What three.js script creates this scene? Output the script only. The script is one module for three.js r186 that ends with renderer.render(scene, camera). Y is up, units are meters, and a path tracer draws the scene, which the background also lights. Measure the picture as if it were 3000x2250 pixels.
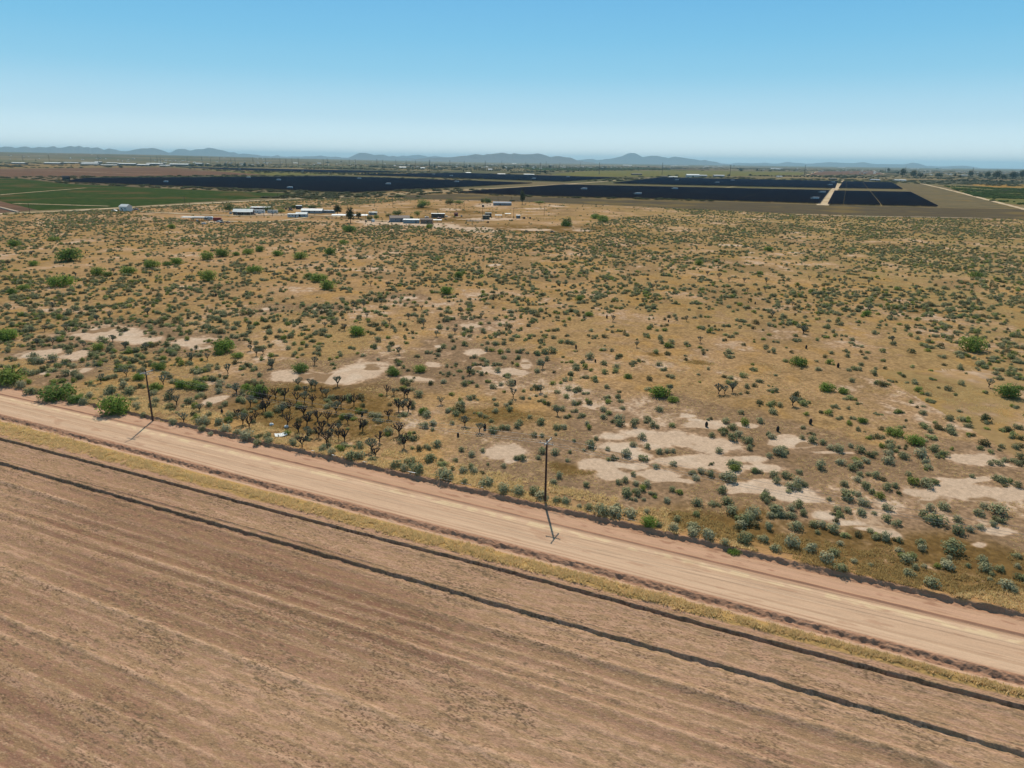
import * as THREE from 'three';
import { mergeGeometries } from 'three/addons/utils/BufferGeometryUtils.js';

// ---------------------------------------------------------------- camera, sky, sun, exposure
const scene = new THREE.Scene();
const camera = new THREE.PerspectiveCamera(56.82, 4 / 3, 1, 150000);
camera.position.set(0, 50, 0);
camera.rotation.order = 'YXZ';
camera.rotation.set(THREE.MathUtils.degToRad(-17.43), 0, THREE.MathUtils.degToRad(0.773));
const renderer = new THREE.WebGLRenderer({ antialias: true });
renderer.setSize(1024, 768);
renderer.toneMapping = THREE.LinearToneMapping;
renderer.toneMappingExposure = 1.32;
renderer.shadowMap.enabled = true;

const SUN_DIR = new THREE.Vector3(-0.055, Math.sin(0.803), -Math.cos(0.803)).normalize();
{ // clear desert sky: pale at the horizon, deeper blue upwards
  const W = 512, Hh = 512, data = new Float32Array(W * Hh * 4);
  const keys = [[-90, 0.318, 0.333, 0.333], [-0.1, 0.606, 0.621, 0.606], [0, 0.947, 0.97, 0.909], [1.5, 0.621, 0.765, 0.803], [3, 0.417, 0.606, 0.705], [6, 0.223, 0.477, 0.644], [8.5, 0.155, 0.417, 0.621], [11, 0.117, 0.364, 0.598], [20, 0.098, 0.258, 0.432], [45, 0.083, 0.174, 0.288], [90, 0.076, 0.136, 0.22]];
  for (let j = 0; j < Hh; j++) {
    const el = (j + .5) / Hh * 180 - 90;
    let k = 0; while (k < keys.length - 2 && el > keys[k + 1][0]) k++;
    const a = keys[k], b = keys[k + 1], f = Math.min(1, Math.max(0, (el - a[0]) / (b[0] - a[0])));
    for (let i = 0; i < W; i++) {
      const az = ((i + .5) / W - .5) * 2 * Math.PI, ce = Math.cos(el * Math.PI / 180);
      const d = new THREE.Vector3(Math.cos(az) * ce, Math.sin(el * Math.PI / 180), Math.sin(az) * ce);
      const ang = Math.acos(Math.min(1, Math.max(-1, d.dot(SUN_DIR)))) * 57.3;
      const glow = el > 0 ? .9 * Math.exp(-ang / 9) : 0; // forward scatter round the sun
      const o = (j * W + i) * 4;
      for (let c = 0; c < 3; c++) data[o + c] = a[c + 1] + (b[c + 1] - a[c + 1]) * f + glow * [1, .97, .9][c];
      data[o + 3] = 1;
    }
  }
  const sky = new THREE.DataTexture(data, W, Hh, THREE.RGBAFormat, THREE.FloatType);
  sky.mapping = THREE.EquirectangularReflectionMapping; sky.magFilter = THREE.LinearFilter; sky.needsUpdate = true;
  scene.background = sky; scene.environment = sky;
}
const sun = new THREE.DirectionalLight(new THREE.Color().setRGB(1, .93, .80), 3.9);
sun.position.copy(SUN_DIR).multiplyScalar(900).add(new THREE.Vector3(0, 0, -300)); sun.target.position.set(0, 0, -300);
sun.castShadow = true; sun.shadow.mapSize.set(4096, 4096);
Object.assign(sun.shadow.camera, { left: -700, right: 700, top: 700, bottom: -700, near: 1, far: 2500 });
scene.add(sun, sun.target);
scene.fog = new THREE.FogExp2(new THREE.Color().setRGB(.5, .83, 1), 2.9e-5);

// ---------------------------------------------------------------- helpers
function rng(seed) { let a = seed >>> 0; return () => { a = (a + 0x6d2b79f5) | 0; let t = Math.imul(a ^ (a >>> 15), 1 | a); t = (t + Math.imul(t ^ (t >>> 7), 61 | t)) ^ t; return ((t ^ (t >>> 14)) >>> 0) / 4294967296; }; }
const clamp = (x, a = 0, b = 1) => x < a ? a : x > b ? b : x;
const ss = (a, b, x) => { const t = clamp((x - a) / (b - a)); return t * t * (3 - 2 * t); };
const lerp = (a, b, t) => a + (b - a) * t;
const mix3 = (a, b, t) => { a[0] += (b[0] - a[0]) * t; a[1] += (b[1] - a[1]) * t; a[2] += (b[2] - a[2]) * t; return a; };
function h2(ix, iy) { let h = Math.imul(ix, 374761393) + Math.imul(iy, 668265263) | 0; h = Math.imul(h ^ (h >>> 13), 1274126177); return ((h ^ (h >>> 16)) >>> 0) / 4294967296; }
function vn(x, y) { const ix = Math.floor(x), iy = Math.floor(y), fx = x - ix, fy = y - iy, u = fx * fx * (3 - 2 * fx), v = fy * fy * (3 - 2 * fy); const a = h2(ix, iy), b = h2(ix + 1, iy), c = h2(ix, iy + 1), d = h2(ix + 1, iy + 1); return a + (b - a) * u + (c - a) * v + (a - b - c + d) * u * v; }
function fbm(x, y, o = 3) { let s = 0, a = .5, n = 0; for (let i = 0; i < o; i++) { s += a * vn(x, y); n += a; a *= .5; x = x * 2.03 + 17.3; y = y * 2.03 - 9.1; } return s / n; }
const taken = {};
function numbered(n) { const k = taken[n] = (taken[n] ?? -1) + 1; return k ? n + '_' + String(k).padStart(3, '0') : n; }
function shade(o) { o.castShadow = true; o.receiveShadow = true; return o; }
function obj(name, geo, m, parent) { const o = shade(new THREE.Mesh(Array.isArray(geo) ? mergeGeometries(geo.map((g) => g.index ? g.toNonIndexed() : g)) : geo, m)); o.name = parent ? name : numbered(name); (parent ?? scene).add(o); return o; }
function tag(o, label, category, group, kind) { o.userData = { label, category }; if (group) o.userData.group = group; if (kind) o.userData.kind = kind; return o; }
function thing(name, label, category, [x, y, z], turn = 0, group) { const o = new THREE.Group(); o.name = numbered(name); scene.add(o); o.position.set(x, y, z); o.rotation.y = turn; return tag(o, label, category, group); }
function copyOf(proto, name, label, category, group) { const o = proto.clone(); o.name = numbered(name); scene.add(o); return tag(o, label, category, group); }
function structure(name, geo, m) { const o = obj(name, geo, m); o.userData = { kind: 'structure' }; return o; }
const ALB = 1 / renderer.toneMappingExposure;   // colours below are noted as they look in full sun at this exposure; this turns them into base colours
const srgb = (r, g, b) => new THREE.Color().setRGB(r / 255, g / 255, b / 255, THREE.SRGBColorSpace).multiplyScalar(ALB);
const BASE = new THREE.Color(ALB, ALB, ALB);
const mats = {};
function mat(r, g, b, rough = .85, extra = {}) { const k = [r, g, b, rough, JSON.stringify(extra)].join(); return mats[k] ??= new THREE.MeshStandardMaterial({ color: srgb(r, g, b), roughness: rough, side: THREE.DoubleSide, ...extra }); }
const box = (w, h, d, x = 0, y = 0, z = 0) => { const g = new THREE.BoxGeometry(w, h, d); g.translate(x, y + h / 2, z); return g; };   // y: underside
function bar(a, b, r0, r1 = r0, n = 6) { const A = new THREE.Vector3(...a), B = new THREE.Vector3(...b), L = A.distanceTo(B); const g = new THREE.CylinderGeometry(r1, r0, L, n, 1); g.translate(0, L / 2, 0); g.applyQuaternion(new THREE.Quaternion().setFromUnitVectors(new THREE.Vector3(0, 1, 0), B.sub(A).normalize())); g.translate(...a); return g; }
function texture(w, h, fn, srgbMap = true, wrap = THREE.MirroredRepeatWrapping) { // fn(u, v) -> [r, g, b] 0..255
  const d = new Uint8Array(w * h * 4);
  for (let j = 0; j < h; j++) for (let i = 0; i < w; i++) { const c = fn((i + .5) / w, (j + .5) / h, i, j), o = (j * w + i) * 4; d[o] = clamp(c[0], 0, 255); d[o + 1] = clamp(c[1], 0, 255); d[o + 2] = clamp(c[2], 0, 255); d[o + 3] = 255; }
  const t = new THREE.DataTexture(d, w, h, THREE.RGBAFormat); t.magFilter = THREE.LinearFilter; t.minFilter = THREE.LinearMipmapLinearFilter; t.generateMipmaps = true; t.wrapS = t.wrapT = wrap; if (srgbMap) t.colorSpace = THREE.SRGBColorSpace; t.needsUpdate = true; return t;
}
function inPoly(p, x, z) { let c = false; for (let i = 0, j = p.length - 1; i < p.length; j = i++) { const a = p[i], b = p[j]; if ((a[1] > z) !== (b[1] > z) && x < (b[0] - a[0]) * (z - a[1]) / (b[1] - a[1]) + a[0]) c = !c; } return c; }

// ---------------------------------------------------------------- measured plan of the place (metres; x right, z towards the viewer)
const LAYOUT = {
  chollas: [[-61.2,-149.8,0],[-60,-169.8,0],[-49.1,-155.4,0],[-45.9,-150.1,0],[-44.8,-153.5,0],[-45.8,-154.1,0],[-40.2,-155.8,0],[-42,-148.9,1],[-40.9,-148.3,0],[-51.4,-146.6,1],[-49.4,-146.1,1],[-53.4,-144,1],[-55,-141,0],[-55.4,-134.7,1],[-51.1,-137.6,1],[-50.8,-137.9,1],[-46.9,-136.7,0],[-45.8,-138.4,1],[-42.2,-135.8,1],[-42.5,-142.7,1],[-44.4,-143.8,0],[-36.5,-132.2,1],[-38.7,-132.7,1],[-36.4,-127.7,1],[-36.1,-137.7,0],[-36.1,-141.7,1],[-33.5,-142.4,1],[-32.4,-131.9,1],[-33.4,-127.8,0],[-34,-125.8,1],[-28.7,-127.9,1],[-36.2,-124.3,1],[-38.3,-124.2,0],[-40.6,-126.5,1],[-44,-130.4,1],[-50.8,-128.4,1],[-52.8,-130.6,0],[-51.1,-132.7,1],[-30.9,-122.6,1],[-32.2,-123.5,1],[-33.8,-123.4,0],[-33.8,-120.7,1],[-24.4,-122.4,1],[-24,-115.9,1],[-25.1,-118,0],[-21.3,-125.8,1],[-19.5,-119.9,1],[-27.9,-150.2,1],[-26.2,-149.6,0],[-23.8,-148.4,1],[-22.9,-147.8,1],[-23.5,-139.3,1],[-22.6,-139.4,0],[-24.9,-134.8,1],[-21.5,-139.4,1],[-37.9,-119.3,1],[-40.5,-134.2,0],[-46.1,-143.7,1],[-40.2,-130.5,1],[-51.8,-143.5,1],[-141.6,-203.4,0],[-139.1,-205.5,0],[-132.9,-205.9,0],[-131.5,-190.1,0],[-127.3,-190.3,0],[-116.5,-186.6,0],[-113,-194.6,0],[-98.5,-184.3,0],[-130.6,-225.7,0],[-121,-231.2,0],[-131.5,-219.8,0],[-105.2,-186.4,0],[-95.1,-156.5,0],[-92.2,-162.2,0],[-80.1,-155.4,0],[-73.8,-145.6,0],[-64.9,-131.6,0],[-70.6,-141.2,0],[-64.4,-138,0],[-71.3,-186.6,0],[-68,-181.9,0],[-66.7,-183.5,0],[-60,-170.5,0],[-61.4,-150.5,0],[-68.8,-164.6,0],[-78.8,-176.7,0],[-82.3,-175.1,0],[-50.3,-173.8,0],[-58.4,-215.5,0],[-30.6,-185.4,0],[-39.5,-222.2,0],[-28,-218.4,0],[-22.7,-205.4,0],[-17.5,-209.6,0],[-34.4,-229.5,0],[-51.4,-211.7,0],[-10.3,-231,0],[-18.1,-239.3,0],[-48.2,-229.8,0],[-9.2,-131.2,0],[-6.2,-127.9,0],[9.5,-138.2,0],[-15.2,-144,0],[-10.5,-166.7,0],[6.5,-153.4,0],[0.3,-149.3,0],[35.3,-195.7,0],[35.8,-153.6,0],[7.7,-172.3,0],[46.9,-153.3,0],[48.3,-153.4,0],[50.5,-154.8,0],[113.5,-161.5,0],[113.2,-206,0],[90.5,-215.9,0],[57.6,-231.6,0],[61.3,-146.7,0],[54.8,-201.7,0],[90,-242,0],[93.5,-322.8,0],[95.6,-314.4,0],[102.6,-315,0],[96.5,-291,0],[104,-291.6,0],[111.1,-311.5,0],[118.8,-292.7,0],[120,-282.2,0],[125.7,-281,0],[146.4,-318.6,0],[148.9,-318.8,0],[151.9,-316.9,0],[158,-315.4,0],[171,-300.5,0],[103.6,-260.5,0],[128.3,-252.2,0],[89.2,-240.4,0],[110.1,-432.8,0],[90.5,-216.3,0],[132.2,-244.5,0],[236.3,-339.7,0],[188.6,-274.1,0],[91.1,-334.1,0],[135.1,-324.2,0],[-67.9,-337.9,0],[-47.9,-255,0],[-56.3,-245.9,0],[-52.8,-247.5,0],[-54.3,-349.6,0],[-15.4,-321.2,0],[-2.8,-317.8,0],[7.4,-308,0],[-51.9,-291.3,0],[-59.1,-292.6,0],[33,-230,0],[19.1,-326.5,0],[58.2,-294.4,0],[61.8,-306.4,0],[-32,-244.8,0],[66.7,-400.8,0],[43.4,-469.1,0],[64.4,-453.8,0],[-250.2,-370.5,0],[-193.1,-303.6,0],[-189.3,-306,0],[-179.4,-318.1,0],[-163.9,-321.8,0],[-151.9,-332.6,0],[-144.5,-318.9,0],[-121.7,-316.4,0],[-225.2,-468,0],[-130.1,-224.4,0],[-131.5,-219.7,0],[-120.6,-229.9,0],[-158.4,-240.2,0],[-104.5,-309.1,0]],
  bushes: [[-143,-194.8,5.2],[-115.9,-156.2,6.8],[-98.9,-146.2,6.7],[-81.5,-137.2,6.3],[-111.7,-185.2,3.7],[-87.1,-167.8,3.6],[-75.5,-153.8,3.2],[-72.6,-153.6,3.5],[-70,-152.4,3.1],[-78,-185.4,5.8],[-72,-179.8,3.2],[-55.4,-148.6,4.8],[-60.2,-153.4,2.5],[-77.8,-182.2,2.5],[-93.2,-143.3,3.6],[-87.7,-159.3,2.9],[-80.5,-152.5,3.1],[-52.3,-167.8,3.8],[-46.4,-205.9,5.3],[-22.8,-168.8,3.4],[-28.8,-165.6,3.4],[33.1,-151.3,4.8],[35.5,-147.9,2.4],[-18.3,-138,2.2],[20,-91.9,2.5],[26,-238.3,3.2],[28.3,-165.3,2.3],[30.5,-85.3,1.7],[131.8,-197.7,7.5],[113.5,-154.3,5.2],[73.2,-157.7,3.7],[76.2,-156.1,2.8],[74.9,-179.4,4.1],[76.4,-125.1,3.6],[75,-130,3.4],[71.9,-136.7,2.1],[-285.3,-408.4,7],[-280.2,-437.7,5.6],[-219.9,-352.7,12.2],[-226.8,-335.7,4.7],[-189.6,-273.1,4.8],[-187.5,-263.3,4],[-181.1,-282.8,9.3],[-181.7,-309.8,6.1],[-176.4,-308,4],[-172,-316.4,6.9],[-172,-336.8,8],[-167,-342.5,4.5],[-164.2,-347.1,6.8],[-156.6,-364.9,7.1],[-154,-377.5,7.3],[-148.1,-381.4,4.1],[-144.1,-388.4,5.9],[-141.9,-400.4,5.2],[-127,-383.6,5.8],[-111.4,-372.6,7.6],[-100.4,-393.1,7.6],[-118.8,-325.9,6.7],[-129.7,-300.6,7.2],[-90.3,-312.5,4.1],[-83.6,-302.5,7.3],[-75.2,-283.9,6.8],[-158.2,-532.6,3.4],[-248.7,-525.4,5.6],[-144.5,-197.3,5.3],[-118.3,-520.3,9.4],[-124.1,-533.9,5.7],[-105.1,-443.7,4.8],[-24.5,-316.8,4.8],[-26.3,-276.1,5.4],[-65.2,-556.6,5.3],[42.9,-592.4,9.5],[75.3,-676.6,8.6],[78.8,-645.2,11],[25.3,-267.2,3.5],[154.3,-435.4,5.6],[95.5,-369.4,4.8],[219.9,-338.2,5.1],[123.5,-244.4,3.2]],
  shrubs: [[-17,-130,1.9],[-15.4,-131.4,1.8],[-15.3,-128.4,1],[-11.8,-131.9,1.2],[-13.5,-120.7,2.1],[-9,-118.7,1.2],[-9.7,-114.1,1.1],[-7.1,-116.6,1.4],[-5.1,-118.4,1.2],[-11,-106.8,2.8],[-19.5,-110.9,2.1],[-17.4,-112.6,2],[-15.7,-109.1,3.1],[-17.9,-109.7,1.6],[-27.9,-114.2,2.4],[-26.5,-114.9,2.2],[-24.1,-113.3,1.6],[-7.5,-105.2,1.1],[-4,-104.4,2.2],[-1.3,-102.3,2.3],[1.3,-101.5,2.3],[3.7,-101.9,2],[4.8,-100,2.2],[7.1,-98.8,1.4],[8.6,-98.5,1.8],[10.5,-97.1,1],[11.8,-96.6,1.6],[13.4,-95,2.5],[15.5,-94.8,2.5],[17.8,-94.8,2.1],[21.6,-91.7,1.1],[23.2,-90.4,1.6],[24.5,-93.6,1.4],[20.5,-95.9,1],[16.2,-97.3,1.2],[19.4,-99.9,0.8],[20.7,-100,0.7],[8,-108,1.4],[7,-105.6,1.3],[12.2,-104.6,1.2],[20.5,-109,1.1],[18.8,-106.6,1.4],[17.6,-105.7,1.2],[20.3,-105.5,1.1],[22.1,-104.9,1.5],[25.8,-103.4,1.2],[24.2,-99.5,1.2],[22.1,-102.2,0.8],[28.1,-113.4,1.3],[24.9,-112,1.2],[-1.2,-111.8,1.2],[-4,-112.7,0.7],[-6.8,-111.3,1.3],[-6.2,-109.4,1.4],[-7.9,-109.4,1.6],[-9.9,-110.6,1],[4.8,-115.6,1.1],[5.5,-118.1,1.4],[7.8,-117.8,1.7],[10.6,-118.3,0.9],[9.9,-114.5,0.9],[14.7,-120.9,2],[17.6,-119.9,1.1],[13.2,-119.4,0.8],[22.5,-122,1.4],[24.9,-125.9,1.7],[25,-121.3,1.3],[20.7,-117.2,1.9],[26.8,-118.8,1.4],[28.3,-119.2,1.1],[29.4,-119.3,1.1],[16,-124.8,1],[11.8,-123.8,0.9],[5.8,-126,1.3],[8.5,-126.9,0.8],[1.1,-130.7,1.5],[1.6,-132.4,1.5],[-3.5,-128,2.1],[-1.9,-129.8,1.5],[-0.8,-129.8,1.4],[-3.3,-139.5,1.7],[-3.3,-144,1.3],[-13.3,-139.1,1.4],[-11.4,-137.3,1.6],[-17.4,-136.2,1.9],[-6.3,-137.1,1.3],[-4.1,-133.5,1.2],[3.8,-136.1,1.2],[5.9,-133,2.2],[8.9,-130.2,1.7],[10.3,-130.6,1.5],[15,-132.5,1.2],[19.3,-141.4,1.6],[18.9,-136.7,1.5],[13.5,-145.2,1.5],[-0.4,-140.6,1.5],[-1.1,-143.5,1.3],[-16,-159.5,1.6],[-11,-157.9,1.8],[-7.6,-166.2,1.7],[-2.6,-158.3,1.4],[-0.2,-159,2.2],[-6.5,-176.7,1.6],[-3.5,-169.1,1.7],[-8.1,-156.8,1.3],[10.8,-188.4,3.6],[8.9,-187.5,2.5],[20.6,-182.5,2.7],[23.6,-176.7,2],[7.1,-176.6,2.2],[33.4,-99.3,1.8],[42,-125.6,2.2],[37.7,-119.5,1.4],[38.5,-127.3,1.5],[32.3,-110.3,1.4],[33.6,-109.2,1.5],[30.7,-107.8,1.5],[36.2,-107.6,2.8],[35.4,-108.6,1.3],[44.1,-109.2,1.6],[46.2,-109,1.8],[47,-106.6,2],[48,-106,1.3],[48.3,-119.1,2.1],[49,-118.3,1.4],[46.3,-117.8,1.2],[44.6,-124.4,2.1],[43.7,-121,1.4],[43.8,-131.7,1.9],[43.9,-127.9,1.9],[50,-127.2,1.5],[57,-125.3,2],[58.8,-124.5,1.6],[59.8,-120.7,2.2],[59,-121.9,1.5],[63.7,-120.4,2.1],[63.2,-122.9,1.3],[66.4,-115.4,2],[68.4,-119,1.9],[73.9,-118.4,2.7],[77.9,-121.3,2.3],[73,-115.2,1.5],[57.7,-105.3,1.8],[57.8,-103.4,1.3],[60.8,-104.8,1.6],[62.6,-105.5,1.4],[57.6,-108,1.5],[53.4,-103.6,1.3],[53,-101.4,2.2],[54.5,-99.4,1.8],[55.1,-102.4,1.4],[53.6,-113.1,2.1],[58.7,-112.5,1.7],[57.8,-114.7,1.7],[62.7,-115.6,1.4],[42.6,-97.3,1.6],[44.1,-98.5,1.7],[44,-95.9,1.3],[41.7,-95,1.6],[38.6,-95,1.2],[41.3,-91.6,1.8],[44,-92.5,1.3],[45.2,-92.5,1.4],[46.4,-91.2,1.8],[43.8,-90.4,1],[51,-97,1.3],[52.7,-96.2,1.6],[49.6,-97.2,1.2],[57.4,-97.7,1.7],[64,-97.9,1.6],[66.3,-98.3,1.7],[62.5,-93.5,2.7],[61.9,-95.9,1.6],[66.1,-94.4,1.4],[64.1,-90.7,2],[66.1,-91.5,1.3],[68.1,-92.1,1.3],[73.8,-97.1,2.6],[70.5,-96.4,1.6],[72.7,-98.7,1.2],[70.7,-93.2,1.3],[54.4,-88.3,1.1],[56.9,-87.4,1.5],[56.3,-86,1.3],[53,-85.7,1.2],[60.2,-85.6,2.6],[51.2,-79.8,1.6],[45.6,-82.8,0.9],[45.7,-87.3,1],[41.8,-82.5,2.2],[41,-85.6,1.7],[38.8,-86.7,2.2],[35.3,-88,1.6],[32.3,-87.4,2.2],[29.5,-86.7,1.2],[36.1,-85.4,1.4],[42.8,-80.4,1.7],[47.4,-82,0.7],[57.6,-83.1,0.9],[58.7,-83.8,0.8],[60.1,-81.9,0.9],[62.6,-83,1.4],[61.6,-80.9,1.9],[63.6,-80.9,1.2],[61.8,-79.7,0.9],[60.8,-78.5,0.8],[61.9,-77,2],[62.3,-76.2,1.3],[52.8,-77.5,1.8],[53,-81.5,1],[54.3,-81.8,0.8],[61.7,-88,1],[26.3,-91.2,1.8],[25.9,-89.4,2],[27.7,-88.5,2],[66.5,-81.8,0.9],[-98.8,-144.1,1.3],[-91,-142.3,2],[-91.6,-145.9,2],[-106.5,-148.5,2.2],[-111.1,-152.8,2.1],[-86.4,-143,1.6],[-88.7,-147.7,2],[-88.6,-148.8,3.4],[-84.3,-148.4,2.7],[-78.7,-140.4,1.6],[-77.5,-138.5,1.3],[-87.9,-152.7,2.4],[-78.9,-148.1,1.7],[-74.5,-145.6,2.3],[-65.3,-150.3,1.9],[-67.2,-156,2.3],[-66.7,-131.1,1.8],[-60.9,-130.9,2.4],[-59.7,-130.5,1.5],[-57.6,-130.6,1.7],[-54.8,-126.9,2.4],[-49.6,-123.9,3.2],[-51.9,-125.4,1.8],[-59.5,-127.6,1.5],[-57.1,-125.6,1.2],[-46.6,-121,1.7],[-44.6,-121.4,1.7],[-39.9,-120.5,1.7],[-33.8,-117.8,1.7],[-31.7,-115.8,1.6],[-45.6,-123.3,1.7],[-74.5,-134.8,1.6],[-76.1,-143.5,1.7],[-68.6,-142.8,2],[-63.7,-141,1.6],[-94.1,-143.7,2],[-105.3,-148.6,2],[-116.6,-162.4,2.2],[-119,-171.8,5.4],[-116.8,-173.3,3.9],[-123.2,-176,2.4],[-120.8,-171.7,2.3]],
  stumps: [[52.5,-131],[60.7,-135.4],[84,-197.2],[84.5,-177.4],[38.9,-132.8],[72.7,-94.4],[-5.2,-129.5],[-10.1,-125.5],[0.7,-159.4],[17.8,-193],[21.7,-178.8],[51.4,-230.1],[-39.1,-363.8],[-38,-363.9],[-12,-268.9],[-7.5,-264.8],[19.5,-297],[31.6,-234.8],[11.6,-246.4],[-161.8,-315.1],[-111.7,-264.1],[-133.2,-324.6],[-116,-340],[-83,-331.6],[-209.3,-374.9],[-229.1,-382.5],[-161.6,-304.2],[172,-402.3],[179.2,-340.4],[90.7,-263.2],[-59.3,-136.7],[-30.5,-136.2],[-29.4,-129.2]],
  bare: [[-118.4,-203.9,7.5,7.6],[-106.7,-196.9,4.7,4],[-90.5,-195,5.7,4.7],[-85.1,-188.3,2.7,1.8],[-126.4,-180.4,5.2,4.7],[-114.8,-176.6,3.8,4.5],[-113.3,-165.3,1.6,2.3],[-105.1,-164.2,2.8,2],[-64,-146,2,2.1],[-53.6,-164.1,3.7,4.5],[-48.8,-161.8,3.2,3.9],[-45.5,-164.4,4.9,2.3],[-36.8,-166.6,6.2,7.3],[-42.1,-164.5,4.1,5.7],[-20.1,-175.4,2.2,2.2],[-22.3,-161.8,3.6,2.5],[-9.8,-190.8,2.8,3.4],[-19.6,-194.5,1.4,1.5],[-13,-224.1,2.7,2],[-7,-173.8,2.6,3.1],[-0.3,-170.7,3.8,1.5],[3.3,-177.9,1.3,3.9],[-0.6,-118.3,3.1,3.1],[1.9,-113.5,0.7,1.2],[16.4,-143.9,1.8,1.3],[19.9,-128.1,2.5,1.8],[20.8,-121.9,3.2,2.7],[25.3,-130.3,2.4,1.5],[31.6,-125.7,5.2,3.8],[37.8,-122.7,3.8,3.4],[22.3,-119.3,2.2,1.3],[28.7,-116.3,6.7,1.5],[35,-115.4,4.2,2.7],[38,-111.8,2.1,1.3],[15.6,-113.8,2.4,1.8],[17.2,-110,1.7,1.7],[20.2,-114.4,2.4,1.2],[23.4,-109.8,3.2,2.5],[26.1,-107.3,2.8,1.1],[39.9,-135.4,3.5,2],[35.2,-142,2.6,1.3],[37.2,-138.5,1.4,0.8],[47.5,-135.7,1.8,1.6],[42.5,-115.9,2.7,1.5],[43.6,-112,2.7,1.7],[51,-124.5,2.6,2.4],[39.8,-105.1,4.5,1.8],[52.2,-124.2,3.9,2.7],[43.1,-104.5,4.2,1.8],[45.3,-102.4,2.2,1],[47.3,-96.9,2.1,1.1],[50.3,-94.7,2.1,0.7],[52.6,-92.7,1.8,0.6],[55.2,-91.7,1.2,1.2],[36.5,-102.2,2.7,0.9],[74,-104.9,4.2,2.5],[73.7,-108.2,2.3,1.9],[74.9,-103,2.8,1.7],[67.4,-104.6,1.7,1],[68.5,-101.3,1.6,0.8],[81.6,-117.8,3.4,2.2],[79.6,-103.8,2.5,1.9],[75.3,-110.9,4.7,1],[70.7,-91.1,1.5,0.9],[64.7,-89,1.2,0.7],[58.1,-119.5,3.8,0.8],[-8.3,-362,3.5,3.7],[-39.8,-265,1.9,2.1],[-68.5,-245.4,2.9,1.8],[-84.4,-241.3,1.7,1.7],[138.4,-467.5,6.9,4.1],[139.8,-429.5,2.5,3.5],[167.7,-427.5,3.2,3.4],[-90.1,-588.3,20.2,16],[-55.3,-584.7,12.2,25.2],[-32.6,-565.8,13.2,11.8],[-19.5,-544.7,15.3,8.2],[14.2,-558.1,9.2,8.6],[50.5,-552,7.9,7.1],[-20.5,-657.4,21.4,11.9],[-114.9,-600.7,10.9,10],[-234.3,-668.8,17.6,12.3],[-239.5,-587.1,6.5,9.5],[-65.2,-787.6,9,16.9],[-31.3,-870.9,12.1,20.6],[20.3,-817.3,9.6,12.1],[49.5,-861.8,8.1,13.5]],
  olive: [[-54.3,-656.7,27.1,31.6],[14.5,-570.9,34.7,27],[34.4,-544.3,20.6,11],[52.5,-575.8,24.6,15.3],[33.4,-92.4,8,4.1],[50.2,-87.2,11.9,5.5],[52.7,-79.5,8.8,4],[61.8,-84,6.5,5.2],[39.2,-86.7,7.1,3.7],[-43.9,-145,14.4,13.5],[-32.4,-132.5,11.4,9.6],[-3.4,-137,8.4,4.1],[11.3,-111.9,3.5,2.1],[146.1,-252.7,7,5],[49.4,-180.5,3.6,2],[39.8,-186.8,1.9,1.8],[-93.9,-781.6,21.3,16.7],[-37.5,-749.9,20.7,20.5]],
  solar: [[[-869,-1417],[-245,-1124],[42,-1737],[-518,-2142],[-708,-1895],[-957,-1643]],[[-525,-2401],[127,-1922],[344,-2477],[-231,-2979]],[[-1664,-3635],[-1173,-3064],[-638,-2721],[-449,-3057],[-767,-3272]],[[-92,-1172],[18,-1100],[241,-1050],[412,-988],[641,-1499],[109,-1641]],[[416,-973],[550,-951],[787,-1464],[644,-1483]],[[243,-1827],[401,-1763],[726,-1671],[1052,-2409],[502,-2570]],[[742,-1688],[882,-1676],[1181,-2317],[1052,-2369]]],
  inverters: [[-680,-1437],[-530,-1659],[-375,-1229],[-654,-1816],[-397,-1888],[-255,-1490],[-133,-1698],[-282,-2576],[-201,-2346],[56,-2135],[175,-2426],[129,-1359],[198,-1174],[314,-1439],[484,-2204],[449,-1094],[565,-1349],[803,-1876],[944,-2190],[538,-1959],[666,-2257],[-1149,-3091],[-809,-2821]],
  fields: {green: [[-1140,-1570],[-1077,-1606],[-825,-1350],[-594,-1211],[-312,-1069],[-321,-974],[-389,-788],[-406,-737],[-449,-686],[-571,-811],[-668,-913]],canal: [[-646,-884],[-571,-811],[-454,-690],[-458,-648],[-464,-630]],brown: [[-1836,-2505],[-1697,-3581],[-1121,-2798],[-768,-2282],[-970,-1893],[-1236,-1681]],greyback: [[-964,-1655],[-714,-1911],[-523,-2163],[-548,-2384],[-896,-1921],[-1030,-1774]],fallow: [[-187,-1062],[-90,-1148],[17,-1078],[236,-1030],[405,-971],[543,-936],[653,-925],[555,-753],[420,-752],[292,-788],[160,-873],[-3,-953],[-140,-977]],tanright: [[783,-1447],[1175,-2278],[1254,-2279],[651,-945],[549,-944]],thicket: [[1178,-2027],[1315,-1807],[732,-998],[720,-1043],[745,-1159]],brownfar: [[1524,-3876],[2583,-6352],[4025,-8330],[2341,-4694]],greenfar: [[142,-3030],[426,-4374],[1272,-5627],[2087,-5326],[1494,-3854],[657,-2895],[238,-2685]],greenfar2: [[32,-6085],[1405,-7810],[1451,-6557],[397,-4500],[103,-4347]],greyfar: [[-954,-3922],[-334,-3478],[-12,-3158],[-251,-3048],[-461,-3142],[-790,-3370]],greyright: [[1591,-2919],[2187,-3017],[1728,-2381],[1342,-2249],[1307,-2375]],goldright: [[1370,-2261],[1693,-2332],[1381,-1899],[1256,-1951]],brownleft2: [[-2657,-3631],[-2821,-5292],[-1714,-3764],[-1898,-2922],[-1967,-2684]],oliveleft: [[-1338,-2877],[-623,-2657],[-541,-2450],[-721,-2205],[-1094,-2730]]},
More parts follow.
